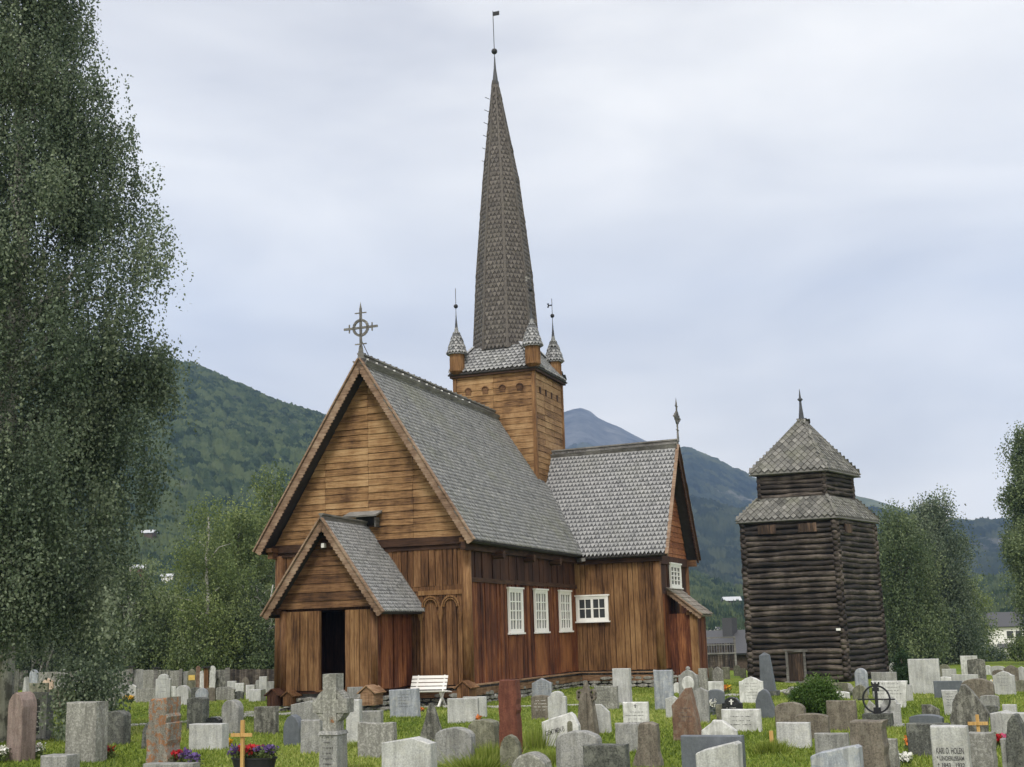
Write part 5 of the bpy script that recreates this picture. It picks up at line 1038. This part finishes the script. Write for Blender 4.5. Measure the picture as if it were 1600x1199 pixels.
G(963, 1003, 1133, 1175, 'flat', 'mid', 'short dark grey slab below the white stone with lettering', T=.14, rough=.006)
G(989, 1039, 1133, 1201, 'flare', 'brown', 'brown grey stone that widens towards its foot', T=.2, rough=.006)
G(1024, 1054, 1051, 1110, 'flat', 'blue', 'tall bluish white marble slab by the transept corner', T=.12, th=20)
G(1022, 1036, 1048, 1075, 'flat', 'white', 'white slab edge showing behind the tall bluish marble slab')
st, W_, H_, T_ = G(1062, 1093, 1049, 1096, 'ped', 'mid', 'ornate grey stone with a pale oval medallion by the side porch', T=.16)
_m = B('medallion', ST['white'], lambda mb: mb.lathe((0, 0, 0), [(.001, 0), (1, .002), (1, .02), (.9, .03), (.001, .03)], 24), st)
_m.rotation_euler = (math.pi/2, 0, 0); _m.location = (0, -T_/2+.01, H_*.55); _m.scale = (W_*.33, H_*.24, 1)
B('knob', ST['mid'], lambda mb: ball(mb, (0, 0, H_*1.02), W_*.12), st, smooth=True)
G(1053, 1063, 1068, 1084, 'round', 'white', 'small white rounded stone right of the tall marble slab')
G(1041, 1062, 1090, 1122, 'slantr', 'light', 'small grey slab left of the red brown pentagonal stone')
G(1053, 1100, 1080, 1158, 'pent', 'redbrown', 'big red brown stone with a slanted five-sided outline', T=.24, th=24, rough=.006, txt=4, tz=(.38, .62))
G(1085, 1110, 1078, 1130, 'gable', 'mid', 'speckled gabled granite stone right behind the red brown stone', T=.14, rough=.003)
G(1106, 1134, 1080, 1118, 'arch', 'slate', 'bluish slate slab right of the speckled gabled stone')
G(1108, 1132, 1067, 1095, 'flat', 'white', 'plain white block behind the bluish slate slab')
G(1093, 1107, 1047, 1082, 'flat', 'lichen', 'narrow lichened post-like stone beside the dark church corner')
G(1105, 1116, 1045, 1070, 'arch', 'moss', 'slim mossy stone beside the narrow lichened one')
G(1114, 1131, 1044, 1072, 'ped', 'lichen', 'lichened ornamental stone with a carved ring near the cabin fence')
G(1129, 1141, 1044, 1062, 'flat', 'moss', 'small dark mossy slab near the cabin fence')
G(1147, 1157, 1041, 1057, 'round', 'moss', 'small round-topped dark stone close to the left corner of the log tower')
G(1157, 1166, 1046, 1060, 'flat', 'moss', 'tiny brown slab touching the left corner of the log tower')
G(1157, 1194, 1060, 1100, 'ped', 'white', 'white stone with a curved pediment and faded lines left of the black obelisk', T=.12, txt=6, tz=(.2, .75))
def obel():
    p, W, H, rz = place(1189, 1215, 1023, 1088, 24, .2); r = tag(empty('obelisk', (p[0], p[1], float(ground(p[0], p[1]))), rz), 'tall dark obelisk leaning in front of the log tower', 'gravestone', 'gravestones in the churchyard'); r.rotation_euler = (0, R(-3), rz)
    B('shaft', ST['slate'], lambda mb: (mb.beam((0, 0, .1), (0, 0, H*.93), W*.9, .26, up=(0, 1, 0), wd2=W*.62, ht2=.18), mb.beam((0, 0, H*.93), (0, 0, H), W*.62, .18, up=(0, 1, 0), wd2=.01, ht2=.01)), r)
    B('plinth', ST['dark'], lambda mb: mb.box((-W*.6, -.2, -.15), (W*.6, .2, .14)), r)
obel()
G(1182, 1214, 1080, 1122, 'bell', 'slate', 'dark blue slate stone with a slanted rounded top', T=.14, rough=.002)
G(1120, 1134, 1103, 1131, 'flat', 'moss', 'dark side block left of the black stone with a white cross')
st, W_, H_, T_ = G(1130, 1162, 1092, 1132, 'shoulder', 'black', 'black stone with a small white cross behind the wide pale slab', T=.14, txt=2, tcol='w', tz=(.5, .6), twf=.75)
B('cross', M_INSC_W, lambda mb: (mb.box((-.012, -T_/2-.005, H_*.72), (.012, -T_/2-.001, H_*.92)), mb.box((-.04, -T_/2-.005, H_*.83), (.04, -T_/2-.001, H_*.86))), st)
G(1130, 1190, 1111, 1145, 'flat', 'white', 'wide pale slab with faint script in front of the black stone with a cross', T=.14, txt=3, tz=(.35, .7), twf=.7)
G(1098, 1153, 1128, 1164, 'crown', 'white', 'white stone with curved crown-like shoulders above the dark slate slab', T=.14, rough=.004)
G(1213, 1260, 1100, 1136, 'arch', 'brown', 'brown arched stone left of the juniper bush', T=.16, rough=.004)
G(1245, 1297, 1118, 1155, 'low', 'brown', 'brown grey round-shouldered stone below the juniper bush', T=.16, rough=.003)
G(1216, 1268, 1132, 1170, 'flat', 'light', 'clean pale square slab in front of the two brown arched stones', T=.12, th=24)
G(1295, 1340, 1098, 1142, 'flat', 'brown', 'dark brown square slab right of the juniper bush', T=.14, rough=.003)
G(1069, 1165, 1155, 1224, 'flat', 'slate', 'wide dark slate slab in the right foreground behind a pale slab', T=.14, rough=0)
G(1091, 1162, 1164, 1230, 'slantl', 'light', 'pale slab with sloping top in front of the wide dark slate slab', T=.2, th=24, rough=.001)
G(1338, 1358, 1047, 1088, 'round', 'blue', 'slim round-topped white stone against the corner of the log tower', T=.12, txt=3)
G(1333, 1357, 1072, 1096, 'gothic', 'moss', 'small brown arched stone in front of the slim white one')
G(1365, 1403, 1053, 1092, 'flat', 'mid', 'plain grey slab behind the white slab of names')
st, W_, H_, T_ = G(1366, 1420, 1067, 1108, 'itaper', 'white', 'wide white slab with many lines of names right of the log tower', T=.12, txt=7, tz=(.18, .9), twf=.75)
G(1413, 1427, 1072, 1097, 'flat', 'light', 'narrow pale stone edging the slab of names')
G(1379, 1409, 1094, 1136, 'shoulder', 'light', 'pale stone with curled shoulders directly right of the iron ring cross', T=.14, base=True)
G(1352, 1376, 1098, 1124, 'bell', 'lichen', 'rough rounded stone left behind the iron ring cross', rough=.02)
G(1276, 1328, 1149, 1186, 'flat', 'mid', 'grey square slab above the pale foreground slab at right', T=.12, rough=.003)
G(1272, 1350, 1169, 1232, 'slantl', 'blue', 'big blue grey slab with sloping top at the bottom edge', T=.2, th=26, rough=.001)
G(1336, 1392, 1132, 1224, 'flat', 'brown', 'tall rough brown rock-like slab in the right foreground', T=.3, th=26, rough=.014)
G(1384, 1406, 1158, 1205, 'flat', 'lichen', 'narrow lichened stone tucked behind the tall rough brown slab')
G(1391, 1405, 1037, 1060, 'round', 'light', 'small pale round-topped stone just right of the log tower')
G(1424, 1470, 1033, 1085, 'flat', 'light', 'big pale upright slab right of the dark evergreen bush', T=.16, th=26, rough=.003)
G(1467, 1487, 1040, 1064, 'round', 'moss', 'dark round-topped stone right of the big pale upright slab')
G(1474, 1495, 1047, 1068, 'flat', 'light', 'small square grey stone right of the dark round-topped one')
G(1504, 1529, 1027, 1060, 'flat', 'white', 'tall white slab standing behind the dark jagged slab')
G(1515, 1541, 1032, 1067, 'low', 'schist', 'dark jagged upright slab in the right background', rough=.01)
G(1490, 1529, 1056, 1082, 'flat', 'light', 'wide pale low block behind the dark wide-arched stone')
G(1463, 1492, 1059, 1078, 'arch', 'white', 'low pale arched stone behind the blue slate slab')
G(1462, 1504, 1066, 1092, 'flat', 'slate', 'smooth blue slate slab in the right rows', T=.12, rough=0)
G(1475, 1499, 1081, 1118, 'itaper', 'light', 'small light grey slab that narrows to its foot', T=.1, txt=5, tz=(.4, .85))
G(1506, 1554, 1063, 1100, 'arch', 'brown', 'wide dark brown arched stone right of the blue slate slab', T=.16)
G(1534, 1562, 1088, 1110, 'low', 'mid', 'low pale grey stone on the right side of the pointed rough stone')
G(1538, 1560, 1103, 1122, 'slantr', 'dark', 'small dark stone below the low pale grey one')
G(1489, 1548, 1074, 1150, 'rough', 'schist', 'large rough pointed stone with streaks behind the small wooden cross', T=.3, th=22)
G(1555, 1587, 1051, 1087, 'ped', 'light', 'pale stone with curved top near the right edge', T=.14, txt=4)
G(1552, 1571, 1048, 1064, 'arch', 'brown', 'small dark arched stone behind the pale curved-top stone')
G(1539, 1550, 1041, 1055, 'round', 'white', 'tiny white round-topped stone below the white house')
G(1549, 1570, 1042, 1056, 'low', 'light', 'low pale stone below the white house')
G(1571, 1592, 1041, 1066, 'ped', 'brown', 'brown grey ornamental stone near the right edge')
G(1590, 1606, 1043, 1065, 'gable', 'light', 'pale gabled stone cut by the right edge')
G(1586, 1606, 1064, 1082, 'slantr', 'moss', 'mossy low stone at the right edge')
G(1443, 1468, 1103, 1126, 'cut', 'schist', 'small dark stone with a slanted right edge on the lawn', T=.1)
G(1424, 1475, 1119, 1148, 'low', 'slate', 'blue grey low-arched slab in front of the slanted dark stone', T=.16)
G(1422, 1486, 1134, 1182, 'flat', 'dark', 'dark speckled slab left of the stone with large lettering', T=.18, rough=.004)
st, W_, H_, T_ = G(1463, 1519, 1141, 1226, 'flat', 'light', 'grey stone with large dark lettering at the bottom right', T=.18, th=26, rough=.003)
for k, (t, s, z) in enumerate((('KARI O. HOLEN', .085, .50), ('* LINDERUSSAM', .06, .385), ('\u2020 1843   1932', .06, .27), ('TORA JANE', .10, .135))): text_mesh(t, s, M_INSC_D, st, .0, H_*z+.02, -T_/2-.002, W_*.74)
G(1517, 1560, 1150, 1215, 'flat', 'lichen', 'rough lichened stone right of the stone with large lettering', T=.2, rough=.01)
G(1571, 1592, 1104, 1145, 'flat', 'light', 'light block standing behind the pale blocks at the right edge')
G(1551, 1588, 1113, 1150, 'slantr', 'light', 'light grey block with sloping top near the right edge', T=.18)
G(1570, 1612, 1117, 1160, 'flat', 'light', 'pale block at the right edge above the tall dark stone', T=.2)
G(1579, 1618, 1124, 1226, 'bell', 'dark', 'tall dark curved stone at the right edge of the front row', T=.24, rough=.003)
G(1571, 1604, 1160, 1226, 'flat', 'mid', 'grey speckled slab beneath the red flowers at the right edge', T=.16)
G(1300, 1326, 1068, 1090, 'low', 'moss', 'low dark block behind the juniper bush')
G(1258, 1282, 1060, 1098, 'ped', 'moss', 'mossy cross-shaped stump left above the juniper bush', rough=.015)
G(1270, 1302, 1065, 1084, 'flat', 'moss', 'long low dark block in front of the log tower', T=.3)
# boulders
def boulder(x0, x1, yt, yb, mat, label):
    p, W, H, rz = place(x0, x1, yt, yb, 10, .2); bm = bmesh.new(); bmesh.ops.create_icosphere(bm, subdivisions=3, radius=1)
    sd_ = random.random()*9
    for v in bm.verts: k = 1+.16*math.sin(v.co.x*3+sd_)*math.cos(v.co.y*2.6)+.1*math.sin(v.co.z*5+v.co.x*4+sd_); v.co = Vector((v.co.x*W/2*k, v.co.y*W*.4*k, v.co.z*H*.62*k+H*.38))
    me = bpy.data.meshes.new('boulder'); bm.to_mesh(me); bm.free(); me.materials.append(ST[mat]); o = bpy.data.objects.new('boulder', me); COL.objects.link(o); o.location = (p[0], p[1], float(ground(p[0], p[1]))); o.rotation_euler = (0, 0, rz); tag(o, label, 'boulder', 'boulders in front of the log tower')
boulder(1227, 1263, 1073, 1088, 'lichen', 'low flat boulder left of the mossy stump in front of the log tower')
boulder(1299, 1334, 1067, 1088, 'lichen', 'round grey boulder right behind the juniper bush')
G(1300, 1328, 1082, 1094, 'low', 'white', 'low pale kerb stone peeping over the juniper bush', T=.2)
# ring cross monument
def celtic():
    p = on_ground(521, 1212); D = p[1]; s = D/2000; r = tag(empty('ring_cross_stone', (p[0], p[1], float(ground(p[0], p[1]))), -R(20)), 'weathered grey stone ring cross with four holes in the front row', 'gravestone', 'gravestones in the churchyard')
    z = lambda py: (1212-py)*s
    B('shaft', ST['mid'], lambda mb: (mb.beam((0, 0, -.1), (0, 0, z(1152)), .25, .28, up=(0, 1, 0), wd2=.235, ht2=.27), mb.beam((0, 0, z(1152)), (0, 0, z(1147)), .27, .3, up=(0, 1, 0), tone=.7, wd2=.24, ht2=.26)), r)
    zc = z(1110); rr = .175; T = .2
    def head(mb):
        mb.box((-.092, -T/2, z(1147)), (.092, T/2, z(1063)), .5); n = 36
        mb.box((-.235, -T/2+.004, zc-.085), (.235, T/2-.004, zc+.085), .5)
        for i in range(n):
            a0 = 2*math.pi*i/n; a1 = 2*math.pi*(i+1)/n; am = (a0+a1)/2
            mb.beam((math.cos(a0)*rr, 0, zc+math.sin(a0)*rr), (math.cos(a1)*rr, 0, zc+math.sin(a1)*rr), T-.03, .07, up=(math.cos(am), 0, math.sin(am)))
        for q in range(4):
            a = math.pi/4+q*math.pi/2; hx, hz = math.cos(a)*.135, math.sin(a)*.135; m_ = 14
            for i in range(m_):
                a0 = 2*math.pi*i/m_; mb.beam((hx+math.cos(a0)*.048, 0, zc+hz+math.sin(a0)*.048), (hx+math.cos(a0+.46)*.048, 0, zc+hz+math.sin(a0+.46)*.048), T-.05, .02, up=(math.cos(a0+.23), 0, math.sin(a0+.23)))
    B('cross_head', ST['lichen'], head, r)
    B('rust_stain', ST['orange'], lambda mb: mb.box((.0, -T/2-.004, zc-.20), (.07, -T/2-.001, zc-.13)), r)
    dashes(r, .24, z(1152), .285, 6, M_INSC_D, .3, .95, .8)
celtic()
# trefoil pillar
def trefoil():
    p = on_ground(919, 1152); s = p[1]/2000; H = 81*s; r = tag(empty('trefoil_pillar', (p[0], p[1], float(ground(p[0], p[1]))), -R(24)), 'slender tapering grey pillar with pierced trefoil ears at its top', 'gravestone', 'gravestones in the churchyard')
    B('shaft', ST['brown'], lambda mb: (mb.beam((0, 0, -.1), (0, 0, H*.68), .36, .2, up=(0, 1, 0), wd2=.2, ht2=.16), mb.beam((0, 0, H*.68), (0, 0, H), .2, .16, up=(0, 1, 0), wd2=.03, ht2=.05), mb.beam((0, -.1, 0), (0, -.085, H*.8), .1, .05, up=(0, 1, 0), wd2=.06)), r)
    def ears(mb):
        for sx in (-1, 1):
            for cz in (H*.80, H*.72):
                for i in range(12):
                    a0 = 2*math.pi*i/12; cx = sx*.105; rr = .042; mb.beam((cx+math.cos(a0)*rr, 0, cz+math.sin(a0)*rr), (cx+math.cos(a0+.54)*rr, 0, cz+math.sin(a0+.54)*rr), .1, .03, up=(math.cos(a0+.27), 0, math.sin(a0+.27)))
    B('ear', ST['brown'], ears, r)
trefoil()
# black iron ring cross
def ironcross():
    p = on_ground(1373, 1137); s = p[1]/2000; z = lambda py: (1137-py)*s; r = tag(empty('iron_ring_cross', (p[0], p[1], float(ground(p[0], p[1]))), -R(26)), 'black wrought iron ring cross with a crown-like top on a dark stone block', 'grave cross')
    B('plinth', ST['dark'], lambda mb: mb.box((-.22, -.14, -.1), (.22, .14, z(1117))), r)
    def ic(mb):
        mb.box((-.055, -.03, z(1132)), (.055, .03, z(1108))); mb.box((-.022, -.02, z(1108)), (.022, .02, z(1084))); mb.box((-.05, -.025, z(1084)), (.05, .025, z(1079)))
        mb.beam((0, 0, z(1079)), (0, 0, z(1073)), .06, .05, up=(0, 1, 0), wd2=.13); 
        for x in (-.05, 0, .05): mb.beam((x, 0, z(1074)), (x*1.2, 0, z(1070)), .035, .04, up=(0, 1, 0), wd2=.005)
        cz = z(1096); rr = .212
        for i in range(32): a0 = 2*math.pi*i/32; a1 = a0+2*math.pi/32; mb.beam((math.cos(a0)*rr, 0, cz+math.sin(a0)*rr), (math.cos(a1)*rr, 0, cz+math.sin(a1)*rr), .035, .026, up=(math.cos(a0+.1), 0, math.sin(a0+.1)))
        mb.box((-.29, -.014, cz-.011), (.29, .014, cz+.011)); mb.box((-.012, -.012, cz-.21), (.012, .012, cz+.21))
    B('iron_cross', M_IRON, ic, r)
    B('name_plate', ST['black'], lambda mb: mb.box((-.16, -.05, z(1126)), (.16, -.03, z(1117))), r)
ironcross()
# wooden crosses
def wcross(px0, px1, pyt, pyb, label, m=W_CROSS, armz=.72, tw=.06):
    p = on_ground((px0+px1)/2, pyb); s = p[1]/2000; H = (pyb-pyt)*s; W = (px1-px0)*s; r = tag(empty('wooden_cross', (p[0], p[1], float(ground(p[0], p[1]))), -R(16)), label, 'grave cross')
    B('post', m, lambda mb: mb.box((-tw/2, -.02, -.1), (tw/2, .02, H)), r); 
    if armz: B('arm', m, lambda mb: mb.box((-W/2, -.04, H*armz-tw/2), (W/2, -.018, H*armz+tw/2)), r)
wcross(361, 396, 1132, 1216, 'raw pine grave cross in front of the flower trough', armz=.745, tw=.042)
wcross(1516, 1545, 1120, 1160, 'small raw pine cross leaning on the large rough pointed stone', armz=.68, tw=.045)
wcross(1204, 1210, 1145, 1177, 'short wooden stake in a tuft of grass on the right lawn', armz=0, tw=.05)
# flowers
def petals(name): pass
FL = {c: leaf_mat(c+' petals', tuple(x*.6 for x in v), v, tuple(min(1, x*1.3) for x in v), .2) for c, v in dict(red=(.45, .02, .03), pink=(.6, .12, .25), white=(.75, .75, .72), violet=(.13, .08, .25), yellow=(.75, .45, .03), orange=(.65, .2, .05)).items()}
def flowers(px, py, w_, h_, cols, label, trough=False, name='flower_bunch'):
    p = on_ground(px, py); r = tag(empty(name, (p[0], p[1], float(ground(p[0], p[1]))), -R(16)), label, 'flowers' if not trough else 'planter')
    zb = .2 if trough else .0
    if trough:
        def tr(mb):
            n = 20
            rings = [[(math.cos(2*math.pi*i/n)*w_/2*k, math.sin(2*math.pi*i/n)*.17*k, z) for i in range(n)] for k, z in ((.82, 0), (1, zb), (1.04, zb), (1.04, zb+.02), (.94, zb+.02), (.9, zb-.05))]
            for a, b in zip(rings[:-1], rings[1:]):
                for i in range(n): mb.face([a[i], a[(i+1) % n], b[(i+1) % n], b[i]])
            mb.face(rings[0][::-1]); mb.face(rings[-1])
        B('trough', M_IRON, tr, r)
    n = int(260*w_/.3); P = np.stack([rng.uniform(-.5, .5, n)*w_, rng.normal(0, .06, n), zb+rng.random(n)**.8*h_*.8], 1); leafcloud('foliage', P, .045, L_LIGHT, rng.random(n), r, -.2)
    for i, c in enumerate(cols):
        n = int(150*w_/.3/len(cols))+25; x0 = (-.5+i/len(cols))*w_; x1 = x0+w_/len(cols); P = np.stack([rng.uniform(x0, x1, n), rng.normal(-.03, .06, n), zb+h_*(.55+.5*rng.random(n))], 1); leafcloud('blossom', P, .04, FL[c], rng.random(n), r, -.1, 1.0)
flowers(397, 1212, .6, .15, ['violet', 'red', 'red', 'violet', 'violet'], 'dark trough of red and violet flowers behind the pine cross', True, 'flower_trough')
flowers(57, 1186, .22, .20, ['pink', 'white'], 'pink and white flowers at the foot of the pinkish brown stone')
flowers(2, 1192, .2, .22, ['white'], 'white flowers at the bottom left corner')
flowers(168, 1186, .16, .17, ['red'], 'red flowers beside the big pale lichened slab')
flowers(285, 1198, .24, .2, ['red', 'violet'], 'red and violet flowers at the foot of the orange lichened stone')
flowers(305, 1199, .12, .16, ['violet'], 'violet flowers right of the red ones below the orange lichened stone')
flowers(357, 1168, .08, .1, ['yellow'], 'single yellow flower head right of the low wide granite slab')
flowers(185, 1091, .35, .25, ['orange', 'red'], 'orange flowers beside the birch twigs at the far left rows')
flowers(202, 1098, .35, .2, ['yellow'], 'yellow flowers before the small pale gabled stone')
flowers(567, 1111, .16, .25, ['orange'], 'orange red flowers at the foot of the upright grey slab behind the ring cross')
flowers(657, 1115, .14, .12, ['white', 'orange'], 'small pale flowers right of the bluish grey slab')
flowers(1112, 1118, .22, .28, ['white'], 'white flowers beside the speckled gabled granite stone')
flowers(1136, 1085, .25, .25, ['orange', 'yellow'], 'orange flowers right of the plain white block')
flowers(1572, 1170, .3, .16, ['red', 'pink', 'red'], 'red flowers on the grass near the right edge')
flowers(1537, 1204, .2, .14, ['yellow', 'white'], 'yellow flowers at the bottom right by the lichened stone')
flowers(1421, 1172, .08, .14, ['orange'], 'little orange flowers at the left foot of the dark speckled slab')
flowers(1408, 1196, .25, .12, ['white'], 'white flowers at the foot of the narrow lichened stone')
flowers(749, 1129, .06, .1, ['orange'], 'small orange flowers by the pale square slab near the church corner')
flowers(1553, 1078, .14, .3, ['white', 'yellow'], 'pale yellow flowers left of the pale curved-top stone')
flowers(860, 1164, .14, .1, ['violet'], 'violet flowers at the left foot of the leaning white stone')
# tall grass tufts and weeds
def tuft(px, py, w_, h_, label, m=None, n=900):
    p = on_ground(px, py); x = rng.normal(0, w_/2.5, n); y = rng.normal(0, w_/3, n); h = rng.uniform(.4, 1, n)*h_; an = rng.uniform(0, 3.14, n); V = np.zeros((n, 3, 3)); k = .008
    V[:, 0] = np.stack([x-k*np.cos(an), y-k*np.sin(an), 0*x], 1); V[:, 1] = np.stack([x+k*np.cos(an), y+k*np.sin(an), 0*x], 1); V[:, 2] = np.stack([x*1.5+rng.normal(0, .03, n), y*1.5+rng.normal(0, .03, n), h], 1)
    o = quads_mesh('grass_tuft', V, m or L_GRASS, None, rng.uniform(.2, .9, n), (p[0], p[1], float(ground(p[0], p[1]))), 3); tag(o, label, 'grass tuft')
tuft(768, 1196, .32, .32, 'tall green grass tuft left of the short mossy stone'); tuft(745, 1202, .4, .2, 'lower grass tuft at the bottom edge beside the notched grey stone'); tuft(835, 1170, .3, .42, 'thin tall weeds between the rust red stone and the leaning white one', n=260)
tuft(868, 1196, .25, .22, 'dark grass tuft left of the wide grey arched stone'); tuft(1205, 1178, .22, .2, 'grass tuft around the short wooden stake'); tuft(520, 1093, .9, .22, 'overgrown grass strip at the foot of the church porch', n=1600); tuft(575, 1168, .3, .12, 'grass tuft left of the white-speckled slab')
# white bench
def bench():
    p = on_ground(672, 1105); r = tag(empty('park_bench', (p[0], p[1], float(ground(p[0], p[1]))), -R(17)), 'white slatted wooden bench against the church wall', 'bench')
    W = 1.15
    B('backrest', M_WHITE, lambda mb: [mb.beam((-W/2-.04, .10+.052*i, .50+.098*i), (W/2-.12, .10+.052*i, .50+.098*i), .02, .082, up=(0, .45, 1)) for i in range(4)], r)
    B('seat', M_WHITE, lambda mb: [mb.beam((-W/2+.0+.0, .02-.105*i, .40+.012*i), (W/2+.06, .02-.105*i, .40+.012*i), .088, .022) for i in range(4)], r)
    for x in (-W/2+.16, W/2-.2):
        B('leg', M_WHITE, lambda mb: (mb.beam((x, .22, 0), (x, -.20, .40), .045, .06, up=(0, 1, 1)), mb.beam((x+.003, -.36, 0), (x+.003, .12, .42), .045, .06, up=(0, 1, 1))), r)
        B('back_frame', M_WHITE, lambda mb: mb.beam((x-.02, .05, .36), (x-.02, .29, .84), .035, .05, up=(0, 1, 0)), r)
bench()
# info board by the porch
p = on_ground(476, 1098); sg = tag(empty('notice_board', (p[0], p[1], float(ground(p[0], p[1]))), -R(18)), 'small white notice board with a dark hooked mark by the church porch', 'sign')
B('board', M_WHITE, lambda mb: mb.box((-.21, -.015, .08), (.22, .015, .33)), sg)
B('mark', M_IRON, lambda mb: [mb.beam((-.10+.055*math.cos(a), -.018, .2+.07*math.sin(a)), (-.10+.055*math.cos(a+.4), -.018, .2+.07*math.sin(a+.4)), .004, .014, up=(0, 1, 0)) for a in np.arange(1.3, 3.6, .4)], sg)
B('post', W_GREY, lambda mb: (mb.box((-.16, .016, -.05), (-.12, .04, .3)), mb.box((.13, .016, -.05), (.17, .04, .3))), sg)
# slab fence on the left, and posts
FB = 1079
def upright(px0, px1, yt, mat, shape, label, name='standing_slab', cat='stone slab', yb=FB, T=.1, m=None, group='old slabs lined up as a fence'):
    pc_ = (px0+px1)/2; p = on_ground(pc_, yb+(0 if m is None else 1)); s = p[1]/2000; W = (px1-px0)*s; H = (yb-yt)*s; mb = MB(); stone_mb(mb, profile(shape, W, H), T, .01, .006 if m is None else .002)
    o = mb.build(name, m or ST[mat], None); o.location = (p[0], p[1], float(ground(p[0], p[1]))); o.rotation_euler = (R(random.uniform(-5, 2)), R(random.uniform(-1.5, 1.5)), -R(random.uniform(-14, -8))); tag(o, label, cat, group); return o
slabs = [(-60, -30, 1050, 'flat'), (-28, -2, 1049, 'low'), (0, 22, 1050, 'low'), (24, 42, 1050, 'flat'), (60, 88, 1052, 'flat'), (108, 134, 1050, 'low'), (134, 160, 1049, 'low'), (160, 186, 1050, 'flat'), (187, 199, 1048, 'flat'), (205, 224, 1048, 'low'), (224, 241, 1049, 'low'), (246, 265, 1049, 'flat'), (266, 281, 1050, 'flat'), (286, 300, 1051, 'low'), (334, 352, 1049, 'flat')]
sl = ['hidden beyond the left edge, first slab', 'cut by the left edge', 'pale, at the very left behind the big lichened slab', 'grey, behind the tall pointed pale stone', 'grey, behind the peach coloured gabled stone', 'grey, behind the narrow white heart stone', 'dark, deep under the hanging birch twigs', 'pale, under the outermost birch twigs', 'first clear one right of the birch twigs, flat-topped', 'second right of the birch twigs, with rounded corners', 'third right of the birch twigs, arched and striped',
      'wide and pale, behind the upright stone with engraved lines', 'flat-topped, left of the grey timber post pair', 'half hidden left of the dark arch with a brass plate', 'striped, right of the tall white post']
for (a, b, t, s_), l_ in zip(slabs, sl): upright(a, b, t, random.choice(['mid', 'schist', 'lichen']), s_, 'old stone slab of the boundary row, '+l_)
for a, b, t, l_ in ((199, 206, 1044, 'leftmost dark capped timber post in the slab row'), (240, 247, 1046, 'dark capped timber post left of the engraved upright stone'), (279, 284, 1047, 'split grey timber post in the slab row'), (319, 326, 1045, 'reddish timber post with a dark cap between the white posts'), (352, 359, 1045, 'grey timber post at the end of the slab row')):
    o = upright(a, b, t, None, 'flat', l_, 'timber_post', 'post', m=W_GREY if 'reddish' not in l_ else W_BROWN, group='timber posts in the slab row', T=.14)
    if 'cap' in l_:
        mb = MB(); H_ = max(v.co.z for v in o.data.vertices); mb.box((-.17, -.14, H_), (.17, .14, H_+.05)); c = mb.build('post_cap', M_IRON, o)
o = upright(292, 306, 1048, 'moss', 'gothic', 'dark pointed stone with a brass plate in front of the slab row', 'gravestone', 'gravestone', yb=1081, group='gravestones in the churchyard')
mb = MB(); mb.box((-.12, -.065, .42), (.13, -.052, .62)); mb.build('name_plate', M_GOLD, o)
for a, b, t, mt, shp, l_ in ((306, 313, 1043, 'redbrown', 'shoulder', 'slim reddish carved marker in the slab row'), (312, 320, 1050, 'white', 'gable', 'white slender marker right of the slim reddish one'), (327, 336, 1043, 'white', 'shoulder', 'tallest white marker in front of the slab row')):
    upright(a, b, t, mt, shp, l_, 'grave_marker', 'grave marker', yb=1077+3, group=None)
# dark plank fence between slabs and church
a = on_ground(359, 1077); b = on_ground(470, 1080); fz = tag(empty('board_fence', (a[0], a[1], float(ground(a[0], a[1]))), math.atan2(b[1]-a[1], b[0]-a[0])), 'dark weathered board fence between the slab row and the church', 'fence')
L_ = math.hypot(b[0]-a[0], b[1]-a[1])
B('board', W_LOG, lambda mb: [mb.box((i*.13, -.012+.008*(i % 2), .05), (i*.13+.122, .012+.008*(i % 2), .78+random.uniform(-.02, .02)), random.random()) for i in range(int(L_/.13))], fz)
B('rail', W_LOG, lambda mb: (mb.box((0, .02, .2), (L_, .06, .28)), mb.box((0, .02, .6), (L_, .06, .68))), fz)
# small roof-edge details seen far off: dark mast by the tower
# ---------------------------------------------------------------- haze
hb = MB(); hb.box((-2600, -60, -8), (3600, 4300, 1150)); m = bpy.data.materials.new('valley haze'); m.use_nodes = True; nt = m.node_tree; nt.nodes.clear()
ov_ = nt.nodes.new('ShaderNodeOutputMaterial'); vp = nt.nodes.new('ShaderNodeVolumePrincipled'); vp.inputs['Color'].default_value = (0.34, 0.53, 0.95, 1); vp.inputs['Density'].default_value = 0.00024; vp.inputs['Anisotropy'].default_value = 0.0
nt.links.new(vp.outputs[0], ov_.inputs['Volume'])
tag(hb.build('haze', m), kind='stuff')
C.cycles.volume_bounces = 0; C.cycles.max_bounces = 6; C.cycles.transparent_max_bounces = 6
